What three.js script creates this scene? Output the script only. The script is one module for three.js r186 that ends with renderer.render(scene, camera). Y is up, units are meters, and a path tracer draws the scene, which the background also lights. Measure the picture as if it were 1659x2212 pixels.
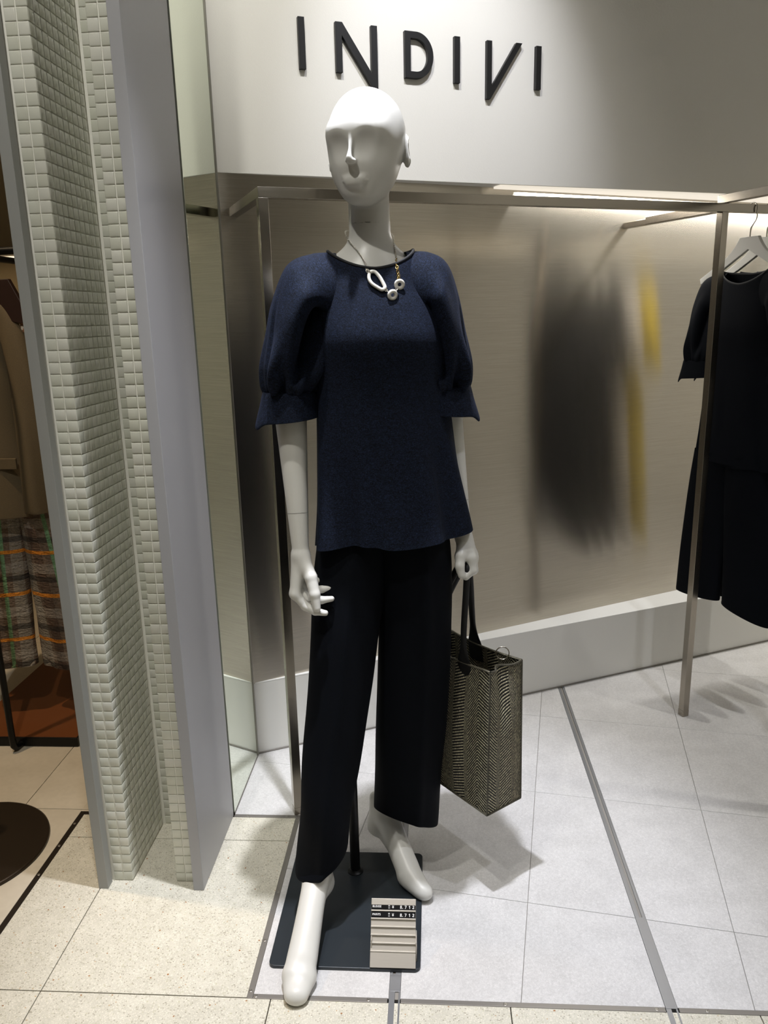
import * as THREE from 'three';
import { mergeGeometries, mergeVertices, toCreasedNormals } from 'three/addons/utils/BufferGeometryUtils.js';
import { RoundedBoxGeometry } from 'three/addons/geometries/RoundedBoxGeometry.js';
import { RectAreaLightUniformsLib } from 'three/addons/lights/RectAreaLightUniformsLib.js';

// ───────── camera, lights, exposure ─────────
const scene = new THREE.Scene();
scene.background = new THREE.Color(0x000000);
const V3 = (x, y, z) => new THREE.Vector3(x, y, z);
const rad = THREE.MathUtils.degToRad;
const camera = new THREE.PerspectiveCamera(67.1, 1659 / 2212, 0.02, 30);
camera.position.set(0, 1.4, 0);
camera.rotation.set(-rad(14.22), rad(3.85), -rad(1.4), 'YXZ');
scene.add(camera);
const renderer = new THREE.WebGLRenderer({ antialias: true });
renderer.toneMapping = THREE.LinearToneMapping;
renderer.toneMappingExposure = 0.92;
renderer.shadowMap.enabled = true;
RectAreaLightUniformsLib.init();

const CEIL = 3.4;
const WARM = 0xffe0b8, NEUTRAL = 0xfbf8f1, COOL = 0xf3f5ff;
// every lamp of the place: a ceiling spot is a fitting with a glowing face and a SpotLight just below it
const SPOTS = [
  // [u, v, target u, target h, target v, candela, cone degrees, penumbra, colour, label]
  [-0.13, 1.47, -0.12, 0.0, 1.58, 30, 20, 0.5, COOL, 'ceiling spotlight straight above the mannequin'],
  [1.15, 1.12, 0.75, 0.0, 1.75, 6, 30, 0.6, COOL, 'ceiling spotlight at the front right of the shop'],
  [0.35, 1.45, 0.05, 1.95, 2.55, 9, 20, 0.75, COOL, 'ceiling spotlight aimed at the wall sign'],
  [-0.25, 1.2, -0.2, 2.25, 2.4, 8.5, 27, 0.8, NEUTRAL, 'ceiling spotlight washing the left of the sign wall'],
  [-0.48, 0.95, -0.50, 0.0, 1.50, 8.5, 17, 0.7, NEUTRAL, 'ceiling spotlight over the speckled passage floor'],
  [2.05, 1.75, 1.95, 0.0, 2.1, 8, 34, 0.7, NEUTRAL, 'ceiling spotlight over the right of the shop floor'],
  [-1.75, 1.75, -1.35, 0.2, 2.3, 11, 34, 0.6, WARM, 'warm ceiling spotlight over the neighbouring shop floor'],
  [-0.72, 0.3, -0.76, 1.45, 1.65, 7.5, 30, 0.8, NEUTRAL, 'ceiling spotlight washing the tiled piers'],
  [1.7, -0.2, 3.1, 1.1, 0.6, 9, 44, 0.8, NEUTRAL, 'ceiling spotlight washing the right wall of the passage'],
  [1.6, 2.2, 3.1, 1.2, 2.3, 6.5, 44, 0.8, NEUTRAL, 'ceiling spotlight washing the right wall of the shop'],
];
const PANELS = [
  // [u, v, width, depth, strength, colour, label]
  [0.4, -0.9, 1.2, 1.2, 0.9, NEUTRAL, 'square ceiling light panel of the passage behind the viewer'],
];

// ───────── helpers ─────────
let seed = 7;
const rnd = () => { seed = (seed * 1664525 + 1013904223) >>> 0; return seed / 4294967296; };
const used = {};
const numbered = n => { const k = used[n] = (used[n] ?? -1) + 1; return k ? `${n}_${String(k).padStart(3, '0')}` : n; };
const clamp = (x, a, b) => Math.min(b, Math.max(a, x));
const smooth = (a, b, x) => { const t = clamp((x - a) / (b - a), 0, 1); return t * t * (3 - 2 * t); };
const mix = (a, b, t) => a + (b - a) * t;
function tag(o, label, category, group, kind) {
  if (label) o.userData.label = label;
  if (category) o.userData.category = category;
  if (group) o.userData.group = group;
  if (kind) o.userData.kind = kind;
  return o;
}
function thing(name, label, category, pos = [0, 0, 0], turn = 0, group) {
  const o = new THREE.Group(); o.name = numbered(name); scene.add(o);
  o.position.set(...pos); o.rotation.y = turn;
  return tag(o, label, category, group);
}
function shell(name, pos = [0, 0, 0], turn = 0) {
  const o = new THREE.Group(); o.name = numbered(name); scene.add(o); o.position.set(...pos); o.rotation.y = turn; o.userData.kind = 'structure'; return o;
}
function part(name, geo, mat, parent, label) {
  const g = Array.isArray(geo) ? mergeGeometries(geo.map(x => x.index ? x.toNonIndexed() : x).map(strip)) : geo;
  const m = new THREE.Mesh(g, mat); m.name = name; m.castShadow = m.receiveShadow = true; parent.add(m);
  if (label) m.userData.label = label;
  return m;
}
const strip = g => { for (const k of Object.keys(g.attributes)) if (!['position', 'normal', 'uv'].includes(k)) g.deleteAttribute(k); return g; };
// box with small rounded edges; centre c, size s
function box(cx, cy, cz, sx, sy, sz, r = 0.0015, turn = 0) {
  const g = r > 0 ? new RoundedBoxGeometry(sx, sy, sz, 1, Math.min(r, sx / 2.01, sy / 2.01, sz / 2.01)) : new THREE.BoxGeometry(sx, sy, sz);
  metreUV(g);
  if (turn) g.rotateY(turn);
  g.translate(cx, cy, cz); return g;
}
// planar uv in metres by dominant normal
function metreUV(g) {
  const p = g.attributes.position, n = g.attributes.normal, uv = new Float32Array(p.count * 2);
  for (let i = 0; i < p.count; i++) {
    const x = Math.abs(n.getX(i)), y = Math.abs(n.getY(i)), z = Math.abs(n.getZ(i));
    const [a, b] = x >= y && x >= z ? [p.getZ(i), p.getY(i)] : y >= z ? [p.getX(i), p.getZ(i)] : [p.getX(i), p.getY(i)];
    uv[2 * i] = a; uv[2 * i + 1] = b;
  }
  g.setAttribute('uv', new THREE.BufferAttribute(uv, 2)); return g;
}
function tube(pts, r, seg = 40, rs = 10, closed = false) {
  return new THREE.TubeGeometry(new THREE.CatmullRomCurve3(pts.map(p => V3(...p)), closed, 'catmullrom', 0.5), seg, r, rs, closed);
}
function cyl(x, y, z, r1, r2, h, n = 24) { const g = new THREE.CylinderGeometry(r1, r2, h, n); g.translate(x, y, z); return g; }
function lathe(pts, n = 40) { return new THREE.LatheGeometry(pts.map(p => new THREE.Vector2(...p)), n); }

// ── textures ──
function hash(x, y, s) { let h = (x * 374761393 + y * 668265263 + s * 1442695041) | 0; h = Math.imul(h ^ (h >>> 13), 1274126177); return ((h ^ (h >>> 16)) >>> 0) / 4294967296; }
function vnoise(x, y, per, s) {   // value noise that repeats every `per` cells
  const xi = Math.floor(x), yi = Math.floor(y), fx = x - xi, fy = y - yi, u = fx * fx * (3 - 2 * fx), v = fy * fy * (3 - 2 * fy);
  const m = k => ((k % per) + per) % per, h = (a, b) => hash(m(a), m(b), s);
  return mix(mix(h(xi, yi), h(xi + 1, yi), u), mix(h(xi, yi + 1), h(xi + 1, yi + 1), u), v);
}
function texture(size, metres, fn, srgb = true, h = size) {
  const d = new Uint8Array(size * h * 4);
  for (let y = 0; y < h; y++) for (let x = 0; x < size; x++) {
    const c = fn(x / size, y / h, x, y), k = (y * size + x) * 4;
    d[k] = clamp(c[0], 0, 255); d[k + 1] = clamp(c[1] ?? c[0], 0, 255); d[k + 2] = clamp(c[2] ?? c[0], 0, 255); d[k + 3] = 255;
  }
  const t = new THREE.DataTexture(d, size, h); t.wrapS = t.wrapT = THREE.RepeatWrapping; t.magFilter = THREE.LinearFilter; t.minFilter = THREE.LinearFilter;
  if (srgb) t.colorSpace = THREE.SRGBColorSpace;
  t.repeat.set(1 / metres, 1 / metres); t.needsUpdate = true; return t;
}
const std = (color, roughness, metalness = 0, more = {}) => new THREE.MeshStandardMaterial({ color, roughness, metalness, side: THREE.DoubleSide, ...more });
const phys = (color, roughness, metalness = 0, more = {}) => new THREE.MeshPhysicalMaterial({ color, roughness, metalness, side: THREE.DoubleSide, ...more });

const terrazzoTex = texture(1024, 0.5, (() => {
  // cement ground with crushed stone: a jittered cell pattern with the odd brown, amber or grey chip
  const N = 140, cells = [];
  for (let j = 0; j < N; j++) for (let i = 0; i < N; i++) {
    const k = hash(i, j, 3), tone = hash(i, j, 4);
    let c = [207 + 20 * tone, 203 + 19 * tone, 187 + 20 * tone], r = 0.25 + 0.35 * hash(i, j, 7);
    if (k < 0.0026) { c = [152, 104, 62]; r = 0.45 + 0.3 * tone; } else if (k < 0.006) { c = [186, 152, 108]; r = 0.45; } else if (k < 0.07) { c = [168, 162, 145]; r = 0.5; }
    else if (k > 0.9) c = [186 + 10 * tone, 182 + 10 * tone, 165];
    cells.push([i + 0.2 + 0.6 * hash(i, j, 5), j + 0.2 + 0.6 * hash(i, j, 6), c, r, hash(i, j, 8) * 3.14, 0.6 + 0.4 * hash(i, j, 9)]);
  }
  return (u, v) => {
    const x = u * N, y = v * N, xi = Math.floor(x), yi = Math.floor(y);
    let out = null, best = 1;
    for (let b = -1; b <= 1; b++) for (let a = -1; a <= 1; a++) {
      const ii = (xi + a + N) % N, jj = (yi + b + N) % N, c = cells[jj * N + ii];
      let dx = x - (c[0] + (xi + a - ii)), dy = y - (c[1] + (yi + b - jj));
      const ca = Math.cos(c[4]), sa = Math.sin(c[4]), p = dx * ca + dy * sa, q = (dy * ca - dx * sa) / c[5], d = Math.hypot(p, q) / c[3];
      if (d < best) { best = d; out = c[2]; }
    }
    const g = 8 * (vnoise(u * 200, v * 200, 200, 11) - 0.5) + 12 * (vnoise(u * 24, v * 24, 24, 12) - 0.5);
    const base = [204 + g, 200 + g, 185 + g];
    if (!out) return base;
    const t = smooth(1, 0.8, best); return base.map((b, k) => mix(b, out[k] + g * 0.6, t));
  };
})());
const whiteTileTex = texture(512, 0.3, (u, v) => {
  const f = vnoise(u * 170, v * 170, 170, 21), g = vnoise(u * 60, v * 60, 60, 22), c = vnoise(u * 7, v * 7, 7, 23);
  const s = 204 + 16 * (f - 0.5) + 10 * (g - 0.5) + 9 * (c - 0.5) + (f > 0.9 ? 7 : 0); return [s, s - 1.5, s - 3];
});
const beigeTex = texture(256, 0.6, (u, v) => { const s = 14 * (vnoise(u * 9, v * 9, 9, 31) - 0.5) + 6 * (vnoise(u * 60, v * 60, 60, 32) - 0.5); return [205 + s, 196 + s, 178 + s]; });
const brushTex = texture(512, 0.5, (u, v) => { const s = vnoise(u * 10, v * 256, 256, 41) * 0.55 + vnoise(u * 30 + 3, v * 512, 512, 42) * 0.45; return [255 * s]; }, false);
const brushRough = texture(512, 0.8, (u, v) => { const s = vnoise(u * 6, v * 256, 256, 43) * 0.6 + vnoise(u * 14, v * 512, 512, 44) * 0.4, r = 255 * (0.86 + 0.14 * s); return [r, r, r]; }, false);
const brushLines = texture(512, 0.5, (u, v) => { const s = 246 + 14 * (vnoise(u * 4, v * 512, 512, 45) - 0.5) + 8 * (vnoise(u * 12, v * 512, 512, 46) - 0.5); return [s, s, s]; });
const heather = (r, g, b, amp, s, metres = 0.16) => texture(512, metres, (u, v) => {
  const f = vnoise(u * 256, v * 256, 256, s), w = vnoise(u * 60, v * 256, 256, s + 1), q = vnoise(u * 256, v * 90, 256, s + 2);
  const k = 1 + amp * ((f - 0.5) * 0.9 + (w - 0.5) * 0.8 + (q - 0.5) * 0.5) + (f > 0.86 ? amp * 0.5 : 0); return [r * k, g * k, b * k];
});
const weaveBump = texture(256, 0.02, (u, v) => [128 + 60 * Math.sin(u * 2 * Math.PI * 20) * Math.sin(v * 2 * Math.PI * 20) + 60 * (vnoise(u * 64, v * 64, 64, 55) - 0.5)], false);
const plasterBump = texture(256, 0.12, (u, v) => [128 + 90 * (vnoise(u * 90, v * 90, 90, 61) - 0.5) + 60 * (vnoise(u * 30, v * 30, 30, 62) - 0.5)], false);
const herring = (bump) => texture(512, 0.16, (u, v) => {
  // vertical bands of twill; the slant turns over from band to band
  const bands = [0, 0.18, 0.26, 0.5, 0.58, 0.78, 1], slopes = [0.9, 0, -0.25, 1.4, -1.2, 0.5];
  let k = 0; while (u >= bands[k + 1]) k++;
  const narrow = k === 1 || k === 3, N = narrow ? 40 : 20;
  const x = (u - bands[k]) / (bands[k + 1] - bands[k]), sl = [2, 2, -1, 3, -3, 1][k];
  const ph = v * N + sl * x * (bands[k + 1] - bands[k]) * (narrow ? 13 : 10), w = ph - Math.floor(ph);
  const yarn = Math.floor(u * 96), seg = Math.abs(Math.sin(u * Math.PI * 96)), jit = hash(yarn % 96, Math.floor(ph) & 63, 5);
  const on = w < 0.44 + 0.1 * (jit - 0.5), light = on ? 0.55 + 0.45 * seg : 0.0;
  if (bump) return [on ? 120 + 130 * seg * Math.sin(w / 0.44 * Math.PI) : 70 * seg];
  const t = 0.8 + 0.4 * jit; return on ? [226 * light * t, 217 * light * t, 184 * light * t] : [13, 12, 12];
}, !bump);
const plaidTex = texture(512, 0.32, (u, v) => {
  const n = vnoise(u * 128, v * 128, 128, 71) - 0.5;
  let c = [104, 88, 74];
  const st = (x, a, w) => Math.abs(((x - a) % 1 + 1.5) % 1 - 0.5) < w;
  if (st(u, 0.15, 0.06) || st(u, 0.6, 0.09)) c = [128, 120, 108];
  if (st(u, 0.42, 0.05)) c = [84, 66, 54];
  for (const a of [0.12, 0.62]) if (st(v, a, 0.055)) c = c.map((x, i) => mix(x, [158, 152, 142][i], 0.55));
  for (const a of [0.24, 0.8]) if (st(v, a, 0.03)) c = c.map(x => x * 0.6);
  if (st(u, 0.28, 0.018)) c = c.map((x, i) => mix(x, [104, 158, 112][i], 0.75));
  if (st(v, 0.42, 0.02) || st(v, 0.94, 0.02)) c = c.map((x, i) => mix(x, [214, 128, 24][i], 0.85));
  return c.map(x => x * (1 + 0.3 * n));
});
const crinkleBump = texture(256, 0.12, (u, v) => [255 * (0.5 * vnoise(u * 8, v * 22, 22, 81) + 0.5 * vnoise(u * 20, v * 44, 44, 82))], false);

// ── materials ──
const M = {
  terrazzo: std(0xffffff, 0.42, 0, { map: terrazzoTex }),
  whiteTile: std(0xffffff, 0.5, 0, { map: whiteTileTex }),
  beigeTile: std(0xffffff, 0.4, 0, { map: beigeTex }),
  joint: std(0x3a3730, 0.9),
  bedGrey: std(0x8f8b84, 0.9),
  grout: std(0xe9e8de, 0.85),
  glaze: [0xd2d3c6, 0xcccdbf, 0xd6d6cb].map(c => phys(c, 0.18, 0, { clearcoat: 0.5, clearcoatRoughness: 0.08 })),
  greyPaint: std(0xa3a3a6, 0.42),
  greyJamb: std(0x9a9b98, 0.45),
  trimSteel: std(0x8a8680, 0.45, 0.55),
  trimDark: std(0x3a332c, 0.45, 0.7),
  slot: std(0x2a2826, 0.8),
  alu: std(0x9a9b9d, 0.42, 0.75),
  screw: std(0xa8a49c, 0.35, 0.9),
  wall: std(0xdedcd6, 0.75, 0, { bumpMap: plasterBump, bumpScale: 0.0004 }),
  ledge: std(0xf1f1ee, 0.5),
  whitePaint: std(0xe2e1dc, 0.55),
  steel: phys(0xc4bdb0, 0.22, 1, { anisotropy: 1, anisotropyRotation: Math.PI / 2, map: brushLines }),
  rack: std(0xa39c91, 0.22, 1, { bumpMap: brushTex, bumpScale: 0.00003 }),
  mirror: phys(0xe6eddc, 0.015, 1),
  letter: std(0x0b0b0d, 0.5),
  ceiling: std(0xd8d6d0, 0.9),
  darkCeil: std(0x8a8780, 0.9),
  skin: phys(0xd9d8d2, 0.36, 0, { clearcoat: 0.15, clearcoatRoughness: 0.4 }),
  seam: std(0x9b9a95, 0.6),
  navy: phys(0xffffff, 0.85, 0, { map: heather(20, 26, 40, 1.1, 101), bumpMap: weaveBump, bumpScale: 0.0002, specularIntensity: 0.3, sheen: 0.15, sheenRoughness: 0.5, sheenColor: new THREE.Color(0x55658f) }),
  navyDark: phys(0xffffff, 0.85, 0, { map: heather(5, 8, 15, 0.5, 111), bumpMap: weaveBump, bumpScale: 0.0001, specularIntensity: 0.25 }),
  binding: std(0x0c0d12, 0.7),
  basePlate: std(0x2b3136, 0.4, 0.25),
  blackMetal: std(0x131313, 0.4, 0.5),
  silver: std(0xd4cfc4, 0.2, 1),
  gold: std(0xb99f66, 0.25, 1),
  pearl: phys(0xe6e3da, 0.2, 0, { clearcoat: 0.6, clearcoatRoughness: 0.1 }),
  herring: std(0xffffff, 0.7, 0, { map: herring(false), bumpMap: herring(true), bumpScale: 0.0015 }),
  rope: std(0x8f8768, 0.8),
  bagBlack: std(0x060607, 0.7),
  bagInside: std(0x08080a, 0.9),
  signSteel: std(0xc9c3b8, 0.5, 0.6, { bumpMap: brushTex, bumpScale: 0.00004 }),
  hangerWhite: std(0xd9d8d2, 0.4),
  brown: std(0x6b3a17, 0.5),
  bronze: std(0x3b3126, 0.38, 0.6),
  blazer: phys(0xffffff, 0.8, 0, { map: heather(90, 77, 54, 0.12, 121), bumpMap: weaveBump, bumpScale: 0.0001 }),
  plaid: std(0xffffff, 0.85, 0, { map: plaidTex, bumpMap: crinkleBump, bumpScale: 0.004 }),
  patterned: std(0xffffff, 0.9, 0, { map: texture(128, 0.06, (u, v) => vnoise(u * 6, v * 6, 6, 91) > 0.55 ? [176, 112, 70] : vnoise(u * 9, v * 9, 9, 92) > 0.5 ? [226, 214, 196] : [120, 88, 66]) }),
  darkWood: std(0x26140d, 0.45),
  amberWall: std(0xb8a888, 0.8),
  greyCloth: std(0xb9b5b1, 0.9),
  yellowCloth: std(0xc2ac14, 0.9),
};
const glow = (c, k) => new THREE.MeshStandardMaterial({ color: 0x000000, emissive: c, emissiveIntensity: k, roughness: 1 });

// ───────── lamps ─────────
for (const [u, v, tu, th, tv, cd, cone, pen, col, label] of SPOTS) {
  const o = thing('ceiling_spotlight', label, 'spotlight', [u, CEIL - 0.002, -v], 0, 'ceiling spotlights');
  const dir = V3(tu - u, th - CEIL + 0.1, -(tv - v)).normalize(), q = new THREE.Quaternion().setFromUnitVectors(V3(0, -1, 0), dir);
  part('mounting_rose', cyl(0, -0.01, 0, 0.035, 0.035, 0.02), M.whitePaint, o);
  const can = lathe([[0.0, 0.0], [0.026, 0.0], [0.032, -0.004], [0.032, -0.09], [0.028, -0.09], [0.028, -0.07]], 28); can.applyQuaternion(q); can.translate(0, -0.02, 0);
  part('lamp_can', can, M.whitePaint, o);
  const face = cyl(0, -0.072, 0, 0.027, 0.027, 0.004); face.applyQuaternion(q); face.translate(0, -0.02, 0);
  part('lamp_face', face, glow(col, 6), o);
  const s = new THREE.SpotLight(col, cd, 0, rad(cone), pen, 2);
  s.position.copy(V3(0, -0.02, 0).addScaledVector(dir, 0.1)); s.target.position.copy(s.position).add(dir); s.castShadow = true; s.shadow.radius = 1.6; s.shadow.mapSize.set(2048, 2048);
  o.add(s, s.target);
}
for (const [u, v, w, d, k, col, label] of PANELS) {
  const o = thing('ceiling_light_panel', label, 'ceiling light', [u, CEIL, -v]);
  part('panel_frame', [box(-w / 2, -0.01, 0, 0.02, 0.02, d + 0.02), box(w / 2, -0.01, 0, 0.02, 0.02, d + 0.02), box(0, -0.01, -d / 2, w, 0.02, 0.02), box(0, -0.01, d / 2, w, 0.02, 0.02)], M.whitePaint, o);
  part('light_diffuser', box(0, -0.006, 0, w - 0.02, 0.008, d - 0.02, 0), glow(col, 1.2), o);
  const l = new THREE.RectAreaLight(col, k, w, d); l.position.set(0, -0.014, 0); l.rotation.x = -Math.PI / 2; o.add(l);
}

// ───────── frames of reference ─────────
// x = along the shop front, z = towards the viewer; the sign wall stands turned by WT: local x along it, local z out of it
const WT = rad(24.75), TT = rad(-9.42);
const wall = (w, h, n) => V3(w * Math.cos(WT) - n * Math.sin(WT), h, -w * Math.sin(WT) - n * Math.cos(WT));
const W0 = 0.405, W1 = 4.45, NB = 2.3, panelN = w => NB + (w - W0) * 0.066;

// ───────── floor ─────────
const clip = (poly, a, b, c) => {   // keep a*x + b*y <= c
  const out = [];
  poly.forEach((p, i) => {
    const q = poly[(i + 1) % poly.length], dp = a * p[0] + b * p[1] - c, dq = a * q[0] + b * q[1] - c;
    if (dp <= 0) out.push(p);
    if ((dp < 0 && dq > 0) || (dp > 0 && dq < 0)) { const t = dp / (dp - dq); out.push([p[0] + t * (q[0] - p[0]), p[1] + t * (q[1] - p[1])]); }
  });
  return out;
};
function slab(poly, top, thick, bev = 0.0006) {   // poly in (u, v)
  const s = new THREE.Shape(poly.map(p => new THREE.Vector2(p[0], p[1])));
  const g = new THREE.ExtrudeGeometry(s, { depth: thick - bev, bevelEnabled: bev > 0, bevelThickness: bev, bevelSize: bev, bevelOffset: -bev, bevelSegments: 1, steps: 1 });
  g.rotateX(-Math.PI / 2); g.translate(0, top - thick, 0);
  return metreUV(g);
}
const floor = shell('floor');
part('floor_bed', [box(0, -0.04, -0.6, 8, 0.05, 9, 0)], M.joint, floor);
const rect = (a, b, c, d) => [[a, c], [b, c], [b, d], [a, d]];
const jog = (g, k) => { const uv = g.attributes.uv; for (let i = 0; i < uv.count; i++) uv.setXY(i, uv.getX(i) + 0.173 * k, uv.getY(i) + 0.31 * k); return g; };
const area = p => Math.abs(p.reduce((s, a, i) => { const b = p[(i + 1) % p.length]; return s + a[0] * b[1] - a[1] * b[0]; }, 0)) / 2;
let kk = 0;
const G = 0.0011;
// speckled terrazzo of the passage
for (let j = -1; j < 3; j++) for (let i = -3; i < 3; i++) {
  const u0 = -0.355 + 0.505 * i, v0 = 1.318 + 0.5065 * (j - 0);
  let p = rect(u0 + G, u0 + 0.505 - G, v0 + G, v0 + 0.5065 - G);
  if (j >= 0) { p = clip(p, 1, 0, -0.4075); p = clip(p, -1, 0, 1.036); p = clip(p, 0, 1, 1.925); } else p = clip(p, -1, 0, 1.75);
  if (p.length > 2 && area(p) > 0.0005) part('terrazzo_tile', jog(slab(p, 0, 0.012), ++kk), M.terrazzo, floor);
}
part('terrazzo_paving', jog(slab(rect(-3.4, 2.6, -3.0, 0.8105), 0, 0.012), 5), M.terrazzo, floor);
part('floor_bed', slab([[-0.588, 1.93], [-0.394, 1.93], [-0.394, 1.3275], [2.6, 1.3275], [2.6, 3.75], [-0.588, 2.27]], -0.0025, 0.006, 0), M.bedGrey, floor);
// white shop floor, laid at an angle and cut by the metal tracks
const TRACKS = [-0.0925, 0.481], TW = 0.0125;
const tz = k => 1.6285 + 0.4625 * k, tx = k => -0.0465 + 0.4695 * k, ct = Math.cos(rad(9.42)), st = Math.sin(rad(9.42));
const nW = [-Math.sin(WT), Math.cos(WT)];
const zones = [[-0.588, -0.394, 1.937], [-0.394, TRACKS[0] - TW, 1.3275], [TRACKS[0] + TW, TRACKS[1] - TW, 1.3275], [TRACKS[1] + TW, 2.6, 1.3275]];
for (const [a, b, v0] of zones) for (let j = -2; j < 6; j++) for (let i = -3; i < 7; i++) {
  let p = rect(tx(i) + 0.0006, tx(i + 1) - 0.0006, tz(j) + 0.0006, tz(j + 1) - 0.0006).map(([x, y]) => [x * ct + y * st, -x * st + y * ct]);
  p = clip(clip(clip(p, -1, 0, -a), 1, 0, b), 0, -1, -v0); p = clip(p, nW[0], nW[1], NB + 0.01);
  if (p.length > 2 && area(p) > 0.0004) part('white_tile', jog(slab(p, 0.0005, 0.012), ++kk), M.whiteTile, floor);
}
// beige floor of the neighbouring shop
for (let j = -2; j < 4; j++) for (let i = -4; i < 1; i++) {
  const u0 = -1.2355 + 0.6 * i, v0 = 1.948 + 0.6 * j;
  let p = rect(u0 + G, u0 + 0.6 - G, v0 + G, v0 + 0.6 - G);
  const q = clip(clip(p, 1, 0, -1.0515), 0, -1, -1.33), r = clip(clip(clip(p, -1, 0, 1.0515), 0, -1, -1.939), 1, 0, -0.87);
  for (const s of [q, r]) if (s.length > 2 && area(s) > 0.0005) part('beige_tile', jog(slab(s, 0.0005, 0.012), ++kk), M.beigeTile, floor);
}

// metal edge trims with countersunk screws
function trim(x, y, z, sx, sz, mat, screws) {
  const o = shell('trim_' + (++trim.n), [x, 0, z]);
  part('trim_strip', box(0, -0.003, 0, sx, 0.009, sz, 0.0008), mat, o);
  for (const [a, b] of screws) part('screw', mergeGeometries([strip(lathe([[0, 0.0018], [0.0012, 0.0018], [0.0016, 0.0021], [0.0034, 0.0022], [0.0041, 0.0015]], 16)), strip(box(0, 0.002, 0, 0.0036, 0.0008, 0.0007, 0).toNonIndexed()), strip(box(0, 0.002, 0, 0.0007, 0.0008, 0.0036, 0).toNonIndexed())].map(g => g.index ? g.toNonIndexed() : g)).translate(a - x, 0.0003, -b - z), M.screw, o);
}
trim.n = 0;
trim(-0.4005, 0, -1.627, 0.0125, 0.622, M.trimSteel, [[-0.402, 1.334], [-0.4005, 1.473], [-0.4005, 1.628], [-0.4005, 1.915]]);
trim(-0.491, 0, -1.931, 0.194, 0.0115, M.trimSteel, [[-0.548, 1.931], [-0.434, 1.931]]);
trim(-0.2505, 0, -1.3215, 0.287, 0.0115, M.trimSteel, [[-0.388, 1.3215], [-0.147, 1.3215]]);
trim((TRACKS[0] + TRACKS[1]) / 2, 0, -1.3215, TRACKS[1] - TRACKS[0] - 0.027, 0.0115, M.trimSteel, [[0.14, 1.3215], [0.45, 1.3215]]);
trim(1.5, 0, -1.3215, 2.01, 0.0115, M.trimSteel, [[0.552, 1.3215], [0.86, 1.3215]]);
trim(-1.0437, 0, -1.627, 0.0145, 0.622, M.trimDark, [[-1.0437, 1.67], [-1.0437, 1.784], [-1.0437, 1.88]]);
trim(-0.955, 0, -1.932, 0.162, 0.012, M.trimDark, [[-0.93, 1.932]]);
// partition tracks sunk in the floor
TRACKS.forEach((u, i) => {
  const v1 = (NB - Math.sin(-WT) * 0 + Math.sin(WT) * u) / Math.cos(WT), o = shell('trim_' + (++trim.n), [u, 0, 0]), a = i ? 0.9 : 0.9;
  const seg = (x0, x1, va, vb, top, m, n) => part(n, box((x0 + x1) / 2, top - 0.006, -(va + vb) / 2, x1 - x0, 0.012, vb - va, 0.0006), m, o);
  const c0 = i ? 1.325 : 1.345, c1 = i ? 1.575 : 1.39;
  seg(-0.0118, 0.0118, a, v1, -0.009, M.slot, 'track_bed');
  seg(-0.012, i ? -0.001 : 0.0005, a, c0, 0.0004, M.alu, 'track_plate');
  seg(0.008, 0.012, a, c0, 0.0004, M.alu, 'track_rail');
  seg(-0.012, 0.012, c0, c1, 0.0008, M.alu, 'track_cover');
  seg(-0.012, i ? -0.002 : -0.006, c1, v1, 0.0004, M.alu, 'track_plate');
  seg(i ? 0.0045 : -0.0005, 0.012, c1, v1, 0.0002, M.alu, 'track_rail');
});

// ───────── sign wall ─────────
const wb = shell('wall_back', [0, 0, 0], WT);
part('plaster_wall', box((W0 + W1) / 2, (1.795 + CEIL) / 2, -(NB + 0.15), W1 - W0, CEIL - 1.795, 0.3, 0.001), M.wall, wb);
{ // brushed steel sheet, set back behind the plaster more and more to the right
  const L = W1 - W0, ang = Math.atan(0.066), g = box(0, 0, 0, L / Math.cos(ang), 1.57, 0.02, 0.0006);
  g.rotateY(ang); g.translate((W0 + W1) / 2, 0.252 + 1.57 / 2 - 0.01, -(panelN((W0 + W1) / 2) + 0.01));
  part('steel_panel', g, M.steel, wb);
  part('panel_core', box((W0 + W1) / 2, 1.0, -(NB + 0.5), L, 2.0, 0.2, 0), M.joint, wb);
}
{ // underside of the plaster: a wedge with a lit diffuser
  const y = 1.796;
  const lamp = thing('strip_light', 'long strip light hidden under the white wall above the steel sheet', 'strip light', wall(1.3, y, NB).toArray(), WT);
  const s = new THREE.Shape(); s.moveTo(0, 0.004); s.lineTo(2.5, 0.004); s.lineTo(2.5, panelN(3.8) - NB - 0.012); s.lineTo(0, panelN(1.3) - NB - 0.012);
  const g = new THREE.ExtrudeGeometry(s, { depth: 0.006, bevelEnabled: false }); g.rotateX(-Math.PI / 2); g.translate(0, -0.008, 0);
  part('light_diffuser', g, glow(0xfff4e2, 0.95), lamp);
  const l = new THREE.RectAreaLight(0xfdfaf6, 48, 2.4, 0.06); l.position.set(1.3, -0.012, -0.07); l.rotation.x = -Math.PI / 2; lamp.add(l);
}
const bb = shell('baseboard_back', [0, 0, 0], WT);
part('baseboard_box', box((W0 + W1) / 2, 0.1255, -(NB + 0.15), W1 - W0, 0.255, 0.3, 0.0012), M.whitePaint, bb);
{ // painted ledge in front of the steel sheet, a wedge that widens to the right
  const s = new THREE.Shape(); s.moveTo(W0 + 0.01, -NB + 0.0005); s.lineTo(W1, -NB + 0.0005); s.lineTo(W1, -panelN(W1) + 0.0005); s.lineTo(W0 + 0.01, -panelN(W0) - 0.0005);
  const g = new THREE.ExtrudeGeometry(s, { depth: 0.003, bevelEnabled: false }); g.rotateX(Math.PI / 2); g.translate(0, 0.2562, 0);
  part('ledge_board', g, M.ledge, bb);
}
part('floor_bead', box((W0 + W1) / 2, 0.002, -(NB - 0.002), W1 - W0, 0.006, 0.005, 0.001), M.trimSteel, bb);

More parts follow.
